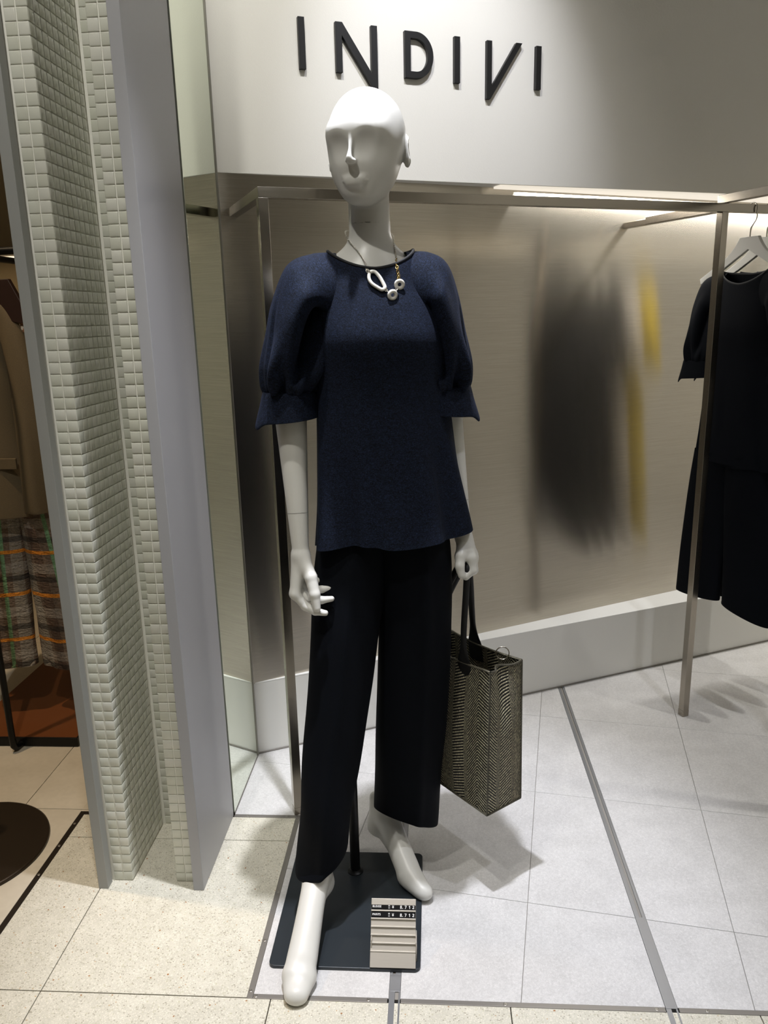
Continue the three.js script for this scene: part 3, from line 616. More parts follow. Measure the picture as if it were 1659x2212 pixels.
// ── blouse, in axes of the torso: x towards the image right, y up, z to the front ──
const BL = { bodice: null };
{
  const R = (y, a, b, z, x = 0) => ({ c: [x, y, z], u: [a, 0, 0], v: [0, 0, b] });
  const rings = [R(1.530, 0.089, 0.084, 0.010), R(1.512, 0.096, 0.090, 0.012), R(1.470, 0.112, 0.105, 0.010), R(1.41, 0.130, 0.118, 0.012, 0.008), R(1.355, 0.140, 0.127, 0.012, 0.014), R(1.30, 0.142, 0.121, 0.006, 0.016), R(1.22, 0.146, 0.113, 0.002, 0.018), R(1.10, 0.155, 0.112, 0.0, 0.022), R(1.00, 0.165, 0.116, 0.0, 0.027), R(0.915, 0.176, 0.124, 0.0, 0.030)];
  const front = a => Math.max(0, Math.sin(a));
  BL.shape = (a, T, c, u, v) => {
    const h = c.y, low = smooth(1.30, 0.89, h), e = mix(1, 0.86, smooth(1.5, 1.3, h));
    const fold = low * (0.010 * Math.sin(a * 5 + 0.9) + 0.007 * Math.sin(a * 9 + 2.1 + 2 * low)) - low * 0.014 * Math.exp(-(((a - 1.78) / 0.10) ** 2)) + low * 0.008 * Math.exp(-(((a - 1.95) / 0.12) ** 2));
    const p = sup(a, c, u, v, e, 1 + fold / 0.14);
    // the neckline dips in front and rises at the nape
    const nk = smooth(1.40, 1.53, h);
    p.y += nk * (-0.036 * front(a) ** 1.5 - 0.006 * Math.max(0, -Math.sin(a)) + 0.004 * Math.abs(Math.cos(a)));
    // bust
    p.z += 0.012 * front(a) * Math.exp(-(((h - 1.35) / 0.06) ** 2)) * (1 - 0.25 * Math.exp(-((Math.cos(a) / 0.22) ** 2)));
    // hem: hangs lower to the image left, with a small wave
    p.y += low * (0.008 * Math.cos(a) + 0.010 * Math.sin(a) + 0.005 * Math.sin(a * 3 + 1) + 0.004 * Math.sin(a * 7));
    return p;
  };
  const hem = { c: [0.03, 0.9115, 0], u: [0.176, 0, 0], v: [0, 0, 0.124] }, inn = { c: [0.03, 0.935, 0], u: [0.170, 0, 0], v: [0, 0, 0.118] };
  BL.bodice = loft(rings, 150, 160, BL.shape);
  BL.hem = loft([rings[rings.length - 1], hem, inn], 12, 160, BL.shape);
  // neck binding follows the edge
  const edge = []; for (let j = 0; j < 64; j++) { const p = BL.shape(j / 64 * 2 * Math.PI, 0, V3(...rings[0].c), V3(...rings[0].u), V3(...rings[0].v)); edge.push([p.x, p.y - 0.001, p.z]); }
  BL.binding = tube(edge, 0.0032, 160, 8, true);
  // sleeves: raglan, full, gathered into a turned-up cuff
  const sleeve = s => {
    const near = s > 0 ? 0.95 : 0.80;   // the sleeve on the far side hangs closer to the body
    const ringAt = (x, y, z, deg, a, b) => ({ c: [s * (x < -0.11 ? x * mix(1, near, smooth(-0.10, -0.16, x)) : x), y - (s < 0 ? 0.006 : 0.003) * smooth(-0.09, -0.14, x), z], u: [-s * a * Math.sin(rad(deg)), a * Math.cos(rad(deg)), 0], v: [0, 0, b] });   // deg 0: ring upright (facing sideways); 90: level
    const rs = [ringAt(-0.066, 1.452, 0.004, 5, 0.078, 0.076), ringAt(-0.104, 1.450, 0.006, 12, 0.081, 0.094), ringAt(-0.138, 1.434, 0.010, 28, 0.086, 0.104), ringAt(-0.158, 1.396, 0.012, 52, 0.073, 0.103), ringAt(-0.171, 1.347, 0.012, 70, 0.066, 0.096), ringAt(-0.182, 1.30, 0.012, 82, 0.066, 0.090), ringAt(-0.188, 1.268, 0.012, 88, 0.060, 0.076), ringAt(-0.192, 1.248, 0.012, 90, 0.050, 0.058)];
    return loft(rs, 110, 140, (a, T, c, u, v) => {
      const g = smooth(0.35, 0.95, T), mid = smooth(0.12, 0.3, T) * smooth(0.9, 0.6, T), bump = (m, w) => Math.exp(-(((a - m) / w) ** 2));
      // a = 0 points to the top / outside, pi to the armpit, pi/2 to the front
      let f = g * (0.0075 * Math.sin(a * 7 + 0.6 + 0.8 * T) + 0.005 * Math.sin(a * 13 + 1.7)) + 0.003 * g * Math.sin(a * 4 + T * 6);
      const drift = 0.5 * (T - 0.3);
      f += mid * (0.016 * bump(1.45 - drift, 0.30) - 0.056 * bump(2.02 - drift, 0.26) + 0.016 * bump(2.6 - drift * 0.5, 0.2));      // the drape from the raglan seam and the hollow under it
      f += smooth(0.5, 0.85, T) * (0.007 * bump(0.9, 0.16) - 0.016 * bump(1.22, 0.15) + 0.006 * bump(1.55, 0.15));   // a second fold above the cuff
      f -= smooth(0.3, 0.6, T) * 0.006 * bump(0.55, 0.10);
      return ell(a, c, u, v, 1 + f / 0.08);
    });
  };
  const cuff = s => {
    const r = (y, a, b, x = 0, tilt = 0) => ({ c: [s * (-0.192 * (s > 0 ? 0.95 : 0.80) + x), y, 0.012], u: [-s * a, tilt * a, 0], v: [0, 0, b] });
    return loft([r(1.243, 0.0485, 0.056), r(1.250, 0.054, 0.062), r(1.243, 0.058, 0.066), r(1.222, 0.061, 0.068, -0.001), r(1.196, 0.066, 0.071, -0.003, -0.06), r(1.190, 0.066, 0.071, -0.003, -0.08), r(1.193, 0.062, 0.067, -0.003, -0.08), r(1.22, 0.054, 0.058)], 48, 90, (a, T, c, u, v) => {
      const low = smooth(0.3, 0.6, T), p = ell(a, c, u, v, 1 + 0.03 * Math.sin(a * 3 + 1) + low * 0.10 * Math.exp(-(((a - 0.25) / 0.3) ** 2)));
      p.y -= low * 0.012 * Math.exp(-(((a - 0.3) / 0.25) ** 2)); return p;
    });
  };
  BL.sleeve = [sleeve(1), sleeve(-1)]; BL.cuff = [cuff(1), cuff(-1)];
}
function dress(parent, top, mat) {   // top: the bodice mesh or the thing itself
  for (const k of [0, 1]) { part('sleeve', BL.sleeve[k], mat, top); part('cuff', BL.cuff[k], mat, top); }
  part('hem_facing', BL.hem, mat, top); part('neck_binding', BL.binding, M.binding, top, 'black neck binding');
}
const blouse = part('blouse', BL.bodice, M.navy, man, 'navy heathered blouse with full elbow sleeves');
blouse.position.set(-0.130 + 0.2, 0, -1.695 + 1.58); blouse.rotation.y = rad(10);
dress(man, blouse, M.navy);

// ── trousers ──
const trouserLeg = (rings, crease, wr) => loft(rings, 110, 96, (a, T, c, u, v) => {
  const g = smooth(0.2, 0.9, T);
  let f = g * (0.003 * Math.sin(a * 3 + 5 * T) + wr * 0.006 * Math.sin(a * 2 + T * 26) * smooth(0.45, 0.75, T) * smooth(1.0, 0.85, T)) + 0.007 * Math.exp(-(((a - crease) / 0.16) ** 2)) * smooth(0.05, 0.3, T);
  return sup(a, c, u, v, 0.94, 1 + f / 0.075);
});
const TR = (u, h, v, a, b, tu = 0, tv = 0) => ({ c: [u, h, -v], u: [a, tu * a, 0], v: [0, tv * b, b] });
const trousers = new THREE.Group(); trousers.name = 'trousers'; man.add(trousers); trousers.userData.label = 'near-black navy ankle trousers with pressed creases';
const legRr = [TR(-0.165, 1.0, 1.70, 0.085, 0.092), TR(-0.183, 0.90, 1.695, 0.086, 0.094), TR(-0.196, 0.80, 1.68, 0.086, 0.092), TR(-0.208, 0.70, 1.655, 0.079, 0.086), TR(-0.221, 0.58, 1.632, 0.075, 0.080), TR(-0.240, 0.44, 1.605, 0.070, 0.074), TR(-0.257, 0.30, 1.578, 0.064, 0.068), TR(-0.2715, 0.172, 1.560, 0.0595, 0.062, 0.40, -0.25), TR(-0.2715, 0.169, 1.560, 0.0575, 0.060, 0.40, -0.25), TR(-0.270, 0.195, 1.562, 0.054, 0.056, 0.40, -0.25)];
const legLr = [TR(-0.07, 1.0, 1.71, 0.085, 0.092), TR(-0.055, 0.90, 1.71, 0.090, 0.094), TR(-0.048, 0.80, 1.71, 0.088, 0.092), TR(-0.048, 0.70, 1.708, 0.086, 0.088), TR(-0.053, 0.58, 1.706, 0.087, 0.083), TR(-0.061, 0.44, 1.712, 0.087, 0.080), TR(-0.070, 0.30, 1.735, 0.085, 0.080), TR(-0.078, 0.142, 1.765, 0.083, 0.079, -0.30, 0.42), TR(-0.078, 0.139, 1.765, 0.081, 0.077, -0.30, 0.42), TR(-0.078, 0.164, 1.763, 0.077, 0.073, -0.30, 0.42)];
part('trouser_leg', abs(trouserLeg(legRr, 1.5, 1)), M.navyDark, trousers);
part('trouser_leg', abs(trouserLeg(legLr, 1.25, 0.15)), M.navyDark, trousers);

// ── necklace ──
{
  const nk = thing('necklace', 'silver and gold chain necklace with three pearly white rings, worn over the navy blouse', 'necklace', [-0.1, 1.47, -1.58]);
  scene.updateMatrixWorld(true);
  const ray = new THREE.Raycaster(), skin = man.children.find(m => m.name === 'body');
  const on = (u, h, lift) => {   // depth of the cloth or skin there, seen from the front
    ray.set(V3(u, h, -1.2), V3(0, 0, -1)); const hit = ray.intersectObjects([blouse, skin], true)[0];
    return V3(u, h, (hit ? hit.point.z : -1.72) + lift);
  };
  const L = p => V3(p.x + 0.1, p.y - 1.47, p.z + 1.58);
  const links = (pts, n, r, t) => {
    const c = new THREE.CatmullRomCurve3(pts.map(L)), out = [];
    for (let i = 0; i < n; i++) { const q = (i + 0.5) / n, p = c.getPoint(q), d = c.getTangent(q), g = new THREE.TorusGeometry(r, t, 5, 12); g.scale(1.3, 0.9, 1); g.rotateX(i % 2 ? 1.1 : -0.35); g.applyQuaternion(new THREE.Quaternion().setFromUnitVectors(V3(1, 0, 0), d)); g.translate(p.x, p.y, p.z); out.push(g); }
    return out;
  };
  const nape = (x, h, z) => V3(x, h, z);
  part('chain', links([nape(-0.130, 1.578, -1.780), nape(-0.165, 1.580, -1.765), nape(-0.182, 1.577, -1.725), nape(-0.178, 1.563, -1.690), on(-0.166, 1.545, 0.004), on(-0.150, 1.527, 0.004), on(-0.138, 1.508, 0.005), on(-0.132, 1.499, 0.006)], 64, 0.0017, 0.0005), M.silver, nk);
  part('chain', links([nape(-0.130, 1.578, -1.780), nape(-0.098, 1.577, -1.767), nape(-0.083, 1.566, -1.735), on(-0.0805, 1.548, 0.004), on(-0.077, 1.53, 0.004), on(-0.0745, 1.515, 0.005)], 40, 0.0017, 0.0005), M.silver, nk);
  part('chain', links([on(-0.0745, 1.515, 0.005), on(-0.071, 1.497, 0.007), on(-0.068, 1.482, 0.007), on(-0.067, 1.470, 0.006)], 11, 0.0030, 0.0009), M.gold, nk, 'thick gold links');
  part('chain', links([on(-0.132, 1.499, 0.006), on(-0.128, 1.488, 0.007), on(-0.124, 1.484, 0.006)], 4, 0.0036, 0.0010), M.silver, nk);
  const blob = (u, h, pts, r) => { const c = L(on(u, h, r + 0.001)); return new THREE.TubeGeometry(new THREE.CatmullRomCurve3(pts.map(([x, y]) => { const q = on(u + x, h + y, r + 0.0015); return L(q); }), true), 90, r, 12, true); };
  part('pearl_ring', blob(-0.112, 1.469, [[-0.011, 0.016], [-0.003, 0.017], [0.006, 0.009], [0.014, -0.004], [0.018, -0.014], [0.013, -0.018], [0.003, -0.013], [-0.008, -0.005], [-0.013, 0.004]], 0.0036), M.pearl, nk, 'large twisted pearly ring');
  for (const [u, h, ry] of [[-0.0655, 1.4605, 0.2], [-0.079, 1.4405, 0.5]]) {
    const p = L(on(u, h, 0.006)), g = new THREE.TorusGeometry(0.0072, 0.0038, 14, 36); g.rotateY(ry); g.rotateX(0.25); g.translate(p.x, p.y, p.z); part('pearl_ring', g, M.pearl, nk);
  }
  part('jump_ring', links([on(-0.0945, 1.452, 0.006), on(-0.087, 1.447, 0.007)], 2, 0.003, 0.0009), M.silver, nk);
  part('jump_ring', links([on(-0.070, 1.452, 0.009), on(-0.074, 1.447, 0.010)], 2, 0.0034, 0.0011), M.silver, nk);
}

// ── tote bag hanging from the left hand ──
{
  // local: x along the broad face away from the near edge, y up, z out of the broad face
  const bag = thing('tote_bag', 'black and gold herringbone woven tote bag hanging from the mannequin hand by black straps', 'bag', [-0.085, 0.225, -1.884], Math.atan2(-0.765, 0.644));   // near upright edge at x = Wd
  const Wd = 0.32, Dp = 0.115, Ht = 0.375;     // local +z is then towards the viewer's left front; the gusset runs to -z
  const sheet = (f, nu, nv, su, sv) => { const pos = [], uv = [], idx = []; for (let j = 0; j <= nv; j++) for (let i = 0; i <= nu; i++) { const p = f(i / nu, j / nv); pos.push(...p); uv.push(i / nu * su, j / nv * sv); } for (let j = 0; j < nv; j++) for (let i = 0; i < nu; i++) { const a = j * (nu + 1) + i; idx.push(a, a + 1, a + nu + 1, a + 1, a + nu + 2, a + nu + 1); } const g = new THREE.BufferGeometry(); g.setAttribute('position', new THREE.Float32BufferAttribute(pos, 3)); g.setAttribute('uv', new THREE.Float32BufferAttribute(uv, 2)); g.setIndex(idx); g.computeVertexNormals(); return g; };
  const sag = (x, y) => 0.010 * Math.sin(Math.PI * x) * Math.sin(Math.PI * y);
  const topY = x => Ht - 0.012 * Math.sin(Math.PI * x);
  const face = s => (x, y) => [x * Wd, y * topY(x), (s ? -Dp : 0) + (s ? -1 : 1) * sag(x, y) - (s ? -1 : 1) * 0.006 * y];
  const gus = s => (x, y) => { const pin = 0.030 * Math.exp(-(((x - 0.5) / 0.22) ** 2)) * smooth(0.55, 1, y); return [(s ? Wd : 0) + (s ? -1 : 1) * pin, y * (Ht - 0.010 * Math.sin(Math.PI * x)), -x * Dp - 0.006 * y * (1 - 2 * x)]; };
  part('front_panel', sheet(face(0), 40, 40, Wd, Ht), M.herring, bag);
  part('rear_panel', sheet(face(1), 40, 40, Wd, Ht), M.herring, bag);
  part('side_panel', sheet(gus(0), 24, 40, Dp, Ht), M.herring, bag);
  part('side_panel', sheet(gus(1), 24, 40, Dp, Ht), M.herring, bag);
  part('bottom_panel', box(Wd / 2, 0.001, -Dp / 2, Wd - 0.002, 0.004, Dp - 0.002, 0.001), M.bagBlack, bag);
  part('lining', box(Wd / 2, 0.27, -Dp / 2, Wd - 0.03, 0.002, Dp - 0.05, 0.0005), M.bagInside, bag);
  const seamLine = (f, fixed, along) => { const pts = []; for (let i = 0; i <= 16; i++) pts.push(along === 'y' ? f(fixed, i / 16) : f(i / 16, fixed)); return tube(pts, 0.0028, 60, 6); };
  for (const g of [seamLine(face(0), 1, 'y'), seamLine(face(1), 1, 'y'), seamLine(face(0), 1, 'x'), seamLine(face(1), 1, 'x'), seamLine(gus(1), 1, 'x'), seamLine(face(0), 0, 'x'), seamLine(gus(1), 0, 'x'), seamLine(face(0), 0, 'y')]) part('edge_cord', g, M.herring, bag);
  // straps: flat tabs sewn on the faces, rolled above
  bag.updateMatrixWorld(true);
  const local = (u, h, v) => bag.worldToLocal(V3(u, h, -v)).toArray();
  const strap = (z, x0, x1, top) => {
    const pts = [[x0, Ht - 0.055, z], [x0 + 0.004, Ht + 0.05, z * 0.9 + top[0][2] * 0.1], [...top[0]], [...top[1]], [...top[2]], [x1 - 0.004, Ht + 0.05, z * 0.9 + top[2][2] * 0.1], [x1, Ht - 0.055, z]];
    const c = new THREE.CatmullRomCurve3(pts.map(p => V3(...p)), false, 'catmullrom', 0.6), out = [];
    const pos = [], nor = [], idx = [], S = 90, K = 14, fr = c.computeFrenetFrames(S, false);
    for (let i = 0; i <= S; i++) {
      const t = i / S, p = c.getPoint(t), T = c.getTangent(t), side = V3(1, 0, 0).addScaledVector(T, -T.x).normalize(), out2 = V3().crossVectors(T, side).normalize();
      const tab = Math.max(smooth(0.17, 0.06, t), smooth(0.83, 0.94, t)), a = mix(0.0085, 0.025, tab), b = mix(0.0062, 0.0022, tab);
      for (let k = 0; k <= K; k++) { const q = k / K * 2 * Math.PI; pos.push(p.x + side.x * a * Math.cos(q) + out2.x * b * Math.sin(q), p.y + side.y * a * Math.cos(q) + out2.y * b * Math.sin(q), p.z + side.z * a * Math.cos(q) + out2.z * b * Math.sin(q)); }
    }
    for (let i = 0; i < S; i++) for (let k = 0; k < K; k++) { const a = i * (K + 1) + k; idx.push(a, a + K + 1, a + 1, a + 1, a + K + 1, a + K + 2); }
    const g = new THREE.BufferGeometry(); g.setAttribute('position', new THREE.Float32BufferAttribute(pos, 3)); g.setAttribute('uv', new THREE.Float32BufferAttribute(new Float32Array(pos.length / 3 * 2), 2)); g.setIndex(idx); g.computeVertexNormals(); return g;
  };
  const t1 = [local(0.072, 0.82, 1.672), local(0.068, 0.842, 1.70), local(0.050, 0.815, 1.735)], t2 = [local(0.080, 0.82, 1.69), local(0.074, 0.846, 1.712), local(0.062, 0.815, 1.745)];
  part('strap', strap(-0.006, 0.105, 0.235, [...t1].reverse()), M.bagBlack, bag, 'black strap sewn inside the front panel');
  part('strap', strap(-Dp + 0.006, 0.045, 0.165, [...t2].reverse()), M.bagBlack, bag, 'black strap sewn inside the rear panel');
  const ring = new THREE.TorusGeometry(0.016, 0.0014, 8, 40); ring.rotateY(0.9); ring.translate(Wd - 0.05, Ht + 0.004, -Dp + 0.02);
  part('metal_ring', ring, M.silver, bag, 'thin silver ring at the rear edge');
}

// ── price holder leaning on the base plate ──
{
  const tilt = rad(-42), ph = thing('price_holder', 'brushed steel price holder with two black label rows on the base plate', 'price sign', [-0.0995, 0.0085, -1.396]);
  const put = g => g.rotateX(tilt).translate(0, 0.002, 0);
  const w = 0.101, L = 0.136;
  part('back_plate', put(box(0, L / 2, -0.0012, w, L, 0.0024, 0.0006)), M.signSteel, ph);
  part('front_plate', put(box(0, 0.0155, 0.0012, w, 0.031, 0.0026, 0.0009)), M.signSteel, ph);
  part('top_plate', put(box(0, L - 0.006, 0.0012, w, 0.0135, 0.0026, 0.0009)), M.signSteel, ph);
  for (let k = 0; k < 6; k++) part('rail', put(box(0, 0.0315 + 0.0161 * k, 0.0022, w, 0.0030, 0.0034, 0.0007)), M.signSteel, ph);
  part('foot', [box(-0.048, 0.025, -0.04, 0.002, 0.05, 0.03, 0.0005), box(0.0515, 0.025, -0.04, 0.002, 0.05, 0.036, 0.0005), box(0, 0.003, -0.03, w, 0.005, 0.058, 0.0005)], M.signSteel, ph);
  const label = (word, y, name) => {
    const W = 1010, Hh = 130, c = document.createElement('canvas'); c.width = W; c.height = Hh; const x = c.getContext('2d');
    x.fillStyle = '#08080b'; x.fillRect(0, 0, W, Hh); x.fillStyle = '#f4f4f4'; x.textBaseline = 'middle';
    x.font = 'bold 62px sans-serif'; x.textAlign = 'left'; x.fillText(word, 22, 62, 205);
    x.font = 'bold 92px sans-serif'; x.textAlign = 'center';
    [['8.', 690], ['7', 782], ['1', 872], ['2', 958]].forEach(([s, px]) => x.fillText(s, px, 70));
    // yen mark, drawn as strokes
    x.strokeStyle = '#f4f4f4'; x.lineWidth = 9; x.beginPath(); x.moveTo(474, 34); x.lineTo(494, 66); x.lineTo(514, 34); x.moveTo(494, 66); x.lineTo(494, 98); x.moveTo(474, 68); x.lineTo(514, 68); x.moveTo(474, 82); x.lineTo(514, 82); x.stroke();
    // the two small characters for "tax included"
    x.lineWidth = 4; const k = (pts) => { x.beginPath(); pts.forEach(([a, b, c2, d]) => { x.moveTo(a, b); x.lineTo(c2, d); }); x.stroke(); };
    k([[388, 32, 398, 28], [386, 40, 400, 40], [393, 32, 393, 62], [392, 44, 386, 54], [394, 44, 400, 52], [405, 26, 409, 33], [421, 26, 416, 33], [404, 36, 422, 36], [404, 36, 404, 46], [422, 36, 422, 46], [404, 46, 422, 46], [409, 47, 403, 62], [416, 47, 417, 60], [417, 60, 424, 60]]);
    k([[388, 72, 393, 77], [386, 84, 394, 84], [394, 84, 391, 96], [386, 104, 394, 98], [394, 98, 424, 104], [408, 72, 412, 80], [412, 80, 424, 96], [411, 80, 399, 96]]);
    x.strokeStyle = '#2c2c34'; x.lineWidth = 2; for (const px of [350, 445, 540, 636, 740, 828, 916]) { x.beginPath(); x.moveTo(px, 0); x.lineTo(px, Hh); x.stroke(); }
    const t = new THREE.CanvasTexture(c); t.colorSpace = THREE.SRGBColorSpace;
    const g = new THREE.PlaneGeometry(w - 0.001, 0.0126), b = box(0, y, 0.0012, w - 0.001, 0.0130, 0.0018, 0); g.translate(0, y, 0.00215);
    const strip = part(name, put(b), M.slot, ph); part('print', put(g), std(0xffffff, 0.3, 0, { map: t }), strip);
  };
  label('BLOUSE', 0.1200, 'label_strip'); label('PANTS', 0.1039, 'label_strip');
}

// ───────── clothes rail of square steel tube, in axes of the sign wall ─────────
const T = 0.0245, RH = 1.705, NF = 1.9425;
{
  const o = wall(0.4495, 0, NF), rk = thing('clothes_rack', 'square steel tube clothes rack fixed to the brushed steel wall behind the mannequin', 'clothes rack', o.toArray(), WT);
  const X = w => w - 0.4495, Z = n => NF - n, y = RH - T / 2, m = M.rack;
  const bar = (w0, w1, yy, n) => box(X((w0 + w1) / 2), yy, Z(n), w1 - w0, T, T, 0.0012), arm = (w, yy, n0, n1, t = T) => box(X(w), yy, Z((n0 + n1) / 2), t, t, n1 - n0, 0.0012);
  part('post', box(0, (RH - T) / 2 + 0.0003, 0, T, RH - T, T, 0.0012), m, rk);
  part('post', box(X(1.8615), (RH - T) / 2 + 0.0003, 0, T, RH - T, T, 0.0012), m, rk);
  part('top_rail', bar(0.437, 3.2, y, NF), m, rk);
  part('wall_arm', arm(0.4495, y, NF + T / 2, panelN(0.4495) + 0.001), m, rk);
  part('wall_arm', arm(1.8615, y - 0.002, NF + T / 2, panelN(1.8615) + 0.001, 0.020), m, rk);
  part('arm_sleeve', arm(1.8615, y + 0.002, NF + T / 2, 2.28, T), m, rk);
  part('front_arm', arm(1.8615, y + 0.0245, 1.30, NF + T / 2), m, rk);
  part('post', box(X(1.8615), (RH + 0.012) / 2, Z(1.3), T, RH + 0.012, T, 0.0012), m, rk);
  part('post', box(X(3.19), (RH - T) / 2, 0, T, RH - T, T, 0.0012), m, rk);
  for (const w of [0.4495, 1.8615]) part('post_foot', box(X(w), 0.012, 0, T + 0.001, 0.024, T + 0.001, 0.0012), m, rk);
}
// hangers and the garments on them hang across the rail
function hangerAt(w, label, turn, group = 'white hangers on the rail') {
  const h = thing('clothes_hanger', label, 'hanger', wall(w, RH, NF).toArray(), WT + Math.PI / 2 + turn, group);   // local x = away from the wall .. towards it, z along the rail
  const hook = []; for (let k = 0; k <= 12; k++) { const a = mix(-0.3, Math.PI + 0.35, k / 12); hook.push([0.019 * Math.cos(a), 0.001 + 0.019 * Math.sin(a) - 0.015, 0]); }
  hook.push([-0.019, -0.040, 0], [-0.006, -0.058, 0], [0, -0.070, 0], [0, -0.10, 0]);
  part('hook', tube(hook, 0.0022, 70, 8), M.silver, h);
  const s = new THREE.Shape(); s.moveTo(-0.036, -0.093); s.lineTo(0.036, -0.093); s.quadraticCurveTo(0.060, -0.135, 0.10, -0.158); s.lineTo(0.195, -0.21); s.lineTo(0.19, -0.228); s.lineTo(0.10, -0.186); s.lineTo(0.0, -0.13); s.lineTo(-0.10, -0.186); s.lineTo(-0.19, -0.228); s.lineTo(-0.195, -0.21); s.lineTo(-0.10, -0.158); s.quadraticCurveTo(-0.060, -0.135, -0.036, -0.093);
  const g = new THREE.ExtrudeGeometry(s, { depth: 0.009, bevelEnabled: true, bevelSize: 0.0015, bevelThickness: 0.0015, bevelSegments: 2, bevelOffset: -0.0015 }); g.translate(0, 0, -0.0045);
  part('hanger_body', g, M.hangerWhite, h, 'broad white hanger body');
  return h;
}
function hungBlouse(w, label, mat, turn, group = 'blouses hanging on the rail') {
  const b = thing('hanging_blouse', label, 'blouse', wall(w, 0, NF).toArray(), WT + Math.PI / 2 * -1 + turn, group);
  part('bodice', BL.bodice, mat, b); dress(b, b, mat);
  b.position.y = -0.022; b.scale.set(1.0, 1, 0.26);
  return b;
}
const hungLegRings = s => [0.93, 0.80, 0.66, 0.54, 0.42, 0.405, 0.40, 0.42].map((h, i) => ({ c: [s * [0.070, 0.082, 0.095, 0.104, 0.110, 0.110, 0.110, 0.110][i], h, 0], u: [[0.085, 0.094, 0.099, 0.101, 0.102, 0.102, 0.100, 0.096][i], -s * (i > 3 ? 0.010 : 0), 0], v: [0, 0, [0.045, 0.038, 0.03, 0.028, 0.027, 0.027, 0.025, 0.022][i]] }));
function hungTrousers(w, label, mat, group = 'trousers hanging on the rail') {
  const t = thing('hanging_trousers', label, 'trousers', wall(w, 0, NF).toArray(), WT - Math.PI / 2, group);
  for (const s of [-1, 1]) part('trouser_leg', loft(hungLegRings(s), 70, 64, (a, T, c, u, v) => sup(a, c, u, v, 0.9, 1 + 0.03 * Math.sin(a * 3 + 4 * T))), mat, t);
  part('waistband', loft([{ c: [0, 0.90, 0], u: [0.165, 0, 0], v: [0, 0, 0.046] }, { c: [0, 1.0, 0], u: [0.155, 0, 0], v: [0, 0, 0.040] }, { c: [0, 1.09, 0], u: [0.145, 0, 0], v: [0, 0, 0.030] }], 12, 48), mat, t);
  return t;
}
hangerAt(1.978, 'white hanger nearest the rack post, holding the front navy blouse', 0.0);
hungBlouse(1.974, 'dark navy blouse with cuffed sleeves hanging nearest the right rack post', M.navyDark, 0);
hungTrousers(1.985, 'dark navy trousers hanging under the nearest hung blouse', M.navyDark);
hangerAt(2.045, 'second white hanger from the rack post, half out of the picture', 0.0);
hungBlouse(2.045, 'second dark navy blouse on the rail, behind the nearest one', M.navyDark, 0);
hungTrousers(2.055, 'dark navy trousers of the second hung set, behind the first pair', M.navyDark);
// the next sets are out of the picture, but the steel wall mirrors them
for (const [w, mat, word] of [[2.115, M.navyDark, 'third black blouse on the rail, seen only mirrored in the steel wall'], [2.21, M.greyCloth, 'pale grey blouse on the rail, seen only mirrored in the steel wall'], [2.31, M.yellowCloth, 'yellow blouse on the rail, seen only mirrored in the steel wall']]) {
  hungBlouse(w, word, mat, 0); hungTrousers(w + 0.01, word.replace('blouse', 'trousers'), mat);
}

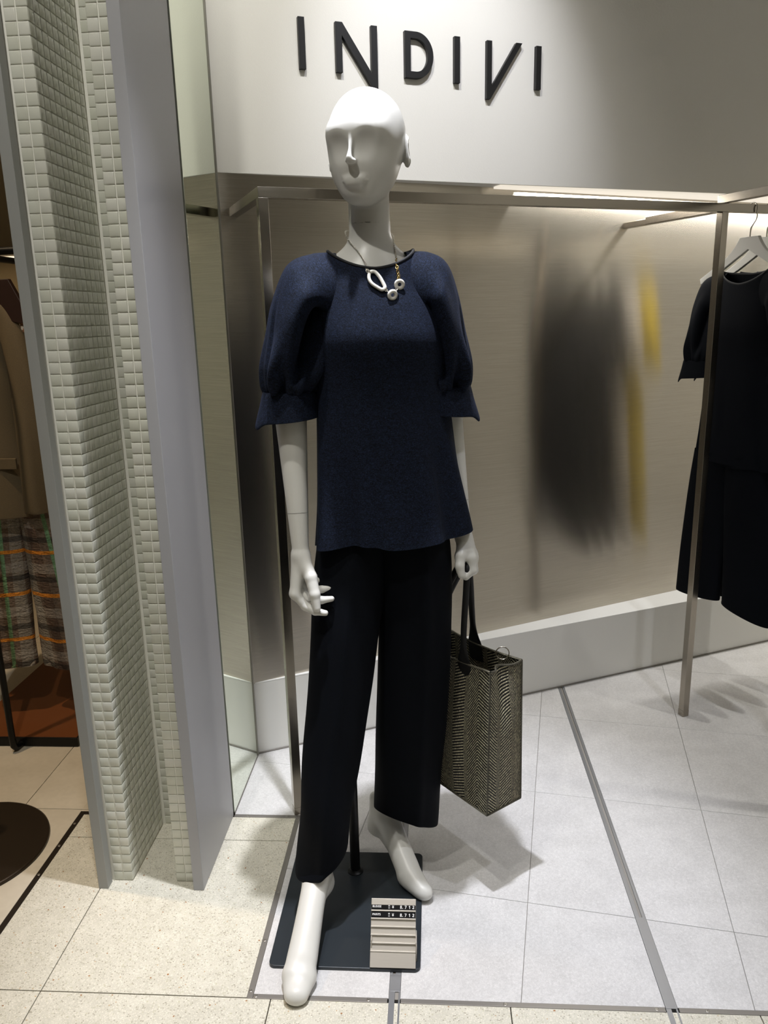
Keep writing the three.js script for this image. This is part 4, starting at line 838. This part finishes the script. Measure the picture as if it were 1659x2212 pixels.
// ───────── neighbouring shop at the left ─────────
{
  const rug = thing('display_platform', 'low brown platform with a black edge on the neighbouring shop floor', 'platform', [-1.425, 0, -2.65]);
  part('platform_edge', box(0, 0.018, 0, 0.415, 0.034, 0.73, 0.003), M.blackMetal, rug);
  part('platform_top', box(0, 0.0355, 0, 0.407, 0.0025, 0.722, 0.0008), M.brown, rug);
  const disc = thing('table_base', 'round dark bronze disc base on the beige floor at the left edge', 'table base', [-1.291, 0, -1.756]);
  part('disc', lathe([[0, 0.012], [0.205, 0.011], [0.211, 0.008], [0.212, 0.001], [0.20, 0.0005], [0, 0.0005]], 96), M.bronze, disc);
  part('column', cyl(-0.06, 0.36, -0.06, 0.02, 0.02, 0.70, 24), M.bronze, disc);
  const rk = thing('clothes_rail', 'black tube clothes rail of the neighbouring shop with a bent foot', 'clothes rack', [-1.42, 0, -2.24]);
  const P = (u, h, v) => [u + 1.42, h, -v + 2.24];
  part('rail_frame', tube([P(-1.418, 0.0115, 2.30), P(-1.418, 0.0115, 2.287), P(-1.42, 0.0115, 2.268), P(-1.42, 0.018, 2.252), P(-1.42, 0.04, 2.244), P(-1.42, 0.2, 2.243), P(-1.42, 0.9, 2.243), P(-1.42, 1.5, 2.243), P(-1.42, 1.59, 2.25), P(-1.42, 1.61, 2.29), P(-1.42, 1.612, 2.5), P(-1.42, 1.612, 3.1)], 0.0105, 160, 14), M.blackMetal, rk);
  part('cross_rail', tube([P(-1.42, 1.62, 2.42), P(-1.2, 1.625, 2.42), P(-0.98, 1.63, 2.42)], 0.0115, 30, 12), M.blackMetal, rk);
  // garments on the rail
  const gu = -1.375, gv = 2.46;
  const hg = thing('dark_hanger', 'dark hanger with a black hook on the rail of the neighbouring shop', 'hanger', [gu + 0.03, 1.62, -2.42]);
  part('hook', tube([[-0.018, -0.008, 0], [-0.012, 0.008, 0], [0, 0.0135, 0], [0.012, 0.008, 0], [0.016, -0.01, 0], [0.006, -0.03, 0], [0.0, -0.045, 0], [0.004, -0.09, 0]], 0.0022, 50, 8), M.blackMetal, hg);
  const s = new THREE.Shape(); s.moveTo(-0.03, -0.085); s.lineTo(0.04, -0.083); s.lineTo(0.075, -0.16); s.lineTo(0.2, -0.22); s.lineTo(0.2, -0.24); s.lineTo(0, -0.2); s.lineTo(-0.2, -0.24); s.lineTo(-0.2, -0.22); s.lineTo(-0.05, -0.16);
  const g = new THREE.ExtrudeGeometry(s, { depth: 0.016, bevelEnabled: true, bevelSize: 0.002, bevelThickness: 0.002, bevelSegments: 2 });
  part('hanger_body', g, M.darkWood, hg);
  const bz = thing('blazer', 'light brown blazer hanging on the black rail at the left edge', 'jacket', [gu - 0.135, 0.018, -gv]);
  const R = (y, a, b, x = 0, z = 0) => ({ c: [x, y, z], u: [a, 0, 0], v: [0, 0, b] });
  part('jacket_body', loft([R(1.50, 0.05, 0.05), R(1.485, 0.10, 0.06), R(1.46, 0.15, 0.07), R(1.40, 0.165, 0.075), R(1.25, 0.165, 0.072), R(1.05, 0.155, 0.07), R(0.90, 0.165, 0.075), R(0.775, 0.175, 0.08), R(0.765, 0.172, 0.078), R(0.79, 0.165, 0.07)], 90, 80, (a, T, c, u, v) => sup(a, c, u, v, 0.85, 1 + smooth(0.3, 0.9, T) * 0.03 * Math.sin(a * 5 + 1))), M.blazer, bz);
  for (const k of [-1, 1]) part('jacket_sleeve', loft([R(1.46, 0.03, 0.05, k * 0.13), R(1.45, 0.045, 0.06, k * 0.155), R(1.38, 0.052, 0.06, k * 0.18, 0.005), R(1.2, 0.05, 0.055, k * 0.2, 0.02), R(1.05, 0.046, 0.05, k * 0.205, 0.03), R(0.80, 0.044, 0.047, k * 0.198, 0.045), R(0.795, 0.040, 0.042, k * 0.198, 0.045)], 60, 40, (a, T, c, u, v) => ell(a, c, u, v, 1 + (0.06 * Math.sin(a * 2 + T * 14) + 0.05 * Math.sin(a * 5 + T * 9)) * smooth(0.2, 0.6, T))), M.blazer, bz);
  part('pocket_flap', box(0.115, 0.945, 0.064, 0.08, 0.036, 0.010, 0.002), M.blazer, bz);
  const sc = thing('patterned_top', 'sliver of an orange and white patterned top behind the blazer shoulder', 'top', [-1.30, 1.398, -2.432]);
  part('top_shoulder', loft([R(0.10, 0.012, 0.008, -0.03), R(0.088, 0.035, 0.014, -0.01), R(0.06, 0.06, 0.018, 0.02), R(0.02, 0.075, 0.02, 0.04), R(-0.02, 0.07, 0.02, 0.05)], 40, 48), M.patterned, sc);
  const pl = thing('plaid_trousers', 'wide grey brown plaid trousers with orange and green lines below the blazer', 'trousers', [gu - 0.035, 0, -(gv + 0.02)]);
  for (const k of [-1, 1]) part('trouser_leg', loft([R(0.95, 0.08, 0.05, k * 0.06), R(0.80, 0.085, 0.052, k * 0.075), R(0.6, 0.09, 0.055, k * 0.092), R(0.42, 0.095, 0.058, k * 0.105), R(0.24, 0.098, 0.06, k * 0.115), R(0.232, 0.095, 0.058, k * 0.115), R(0.26, 0.09, 0.05, k * 0.115)], 70, 80, (a, T, c, u, v) => { const p = ell(a, c, u, v, 1 + smooth(0.1, 0.8, T) * (0.10 * Math.sin(a * 4 + 1 + k) + 0.03 * Math.sin(a * 9 + T * 20))); return p; }), M.plaid, pl);
  const sh = thing('wall_shelf', 'pale lit shelf on the amber wall of the neighbouring shop', 'shelf', [-2.05, 1.735, -3.86]);
  part('shelf_board', box(0, 0, 0, 1.2, 0.03, 0.34, 0.003), M.hangerWhite, sh);
  part('shelf_light', box(0, -0.02, 0.08, 1.1, 0.006, 0.03, 0.001), glow(0xffe4bd, 2.2), sh);
  const l = new THREE.RectAreaLight(0xffe4bd, 5, 1.1, 0.03); l.position.set(0, -0.026, 0.08); l.rotation.x = -Math.PI / 2; sh.add(l);
}

renderer.render(scene, camera);
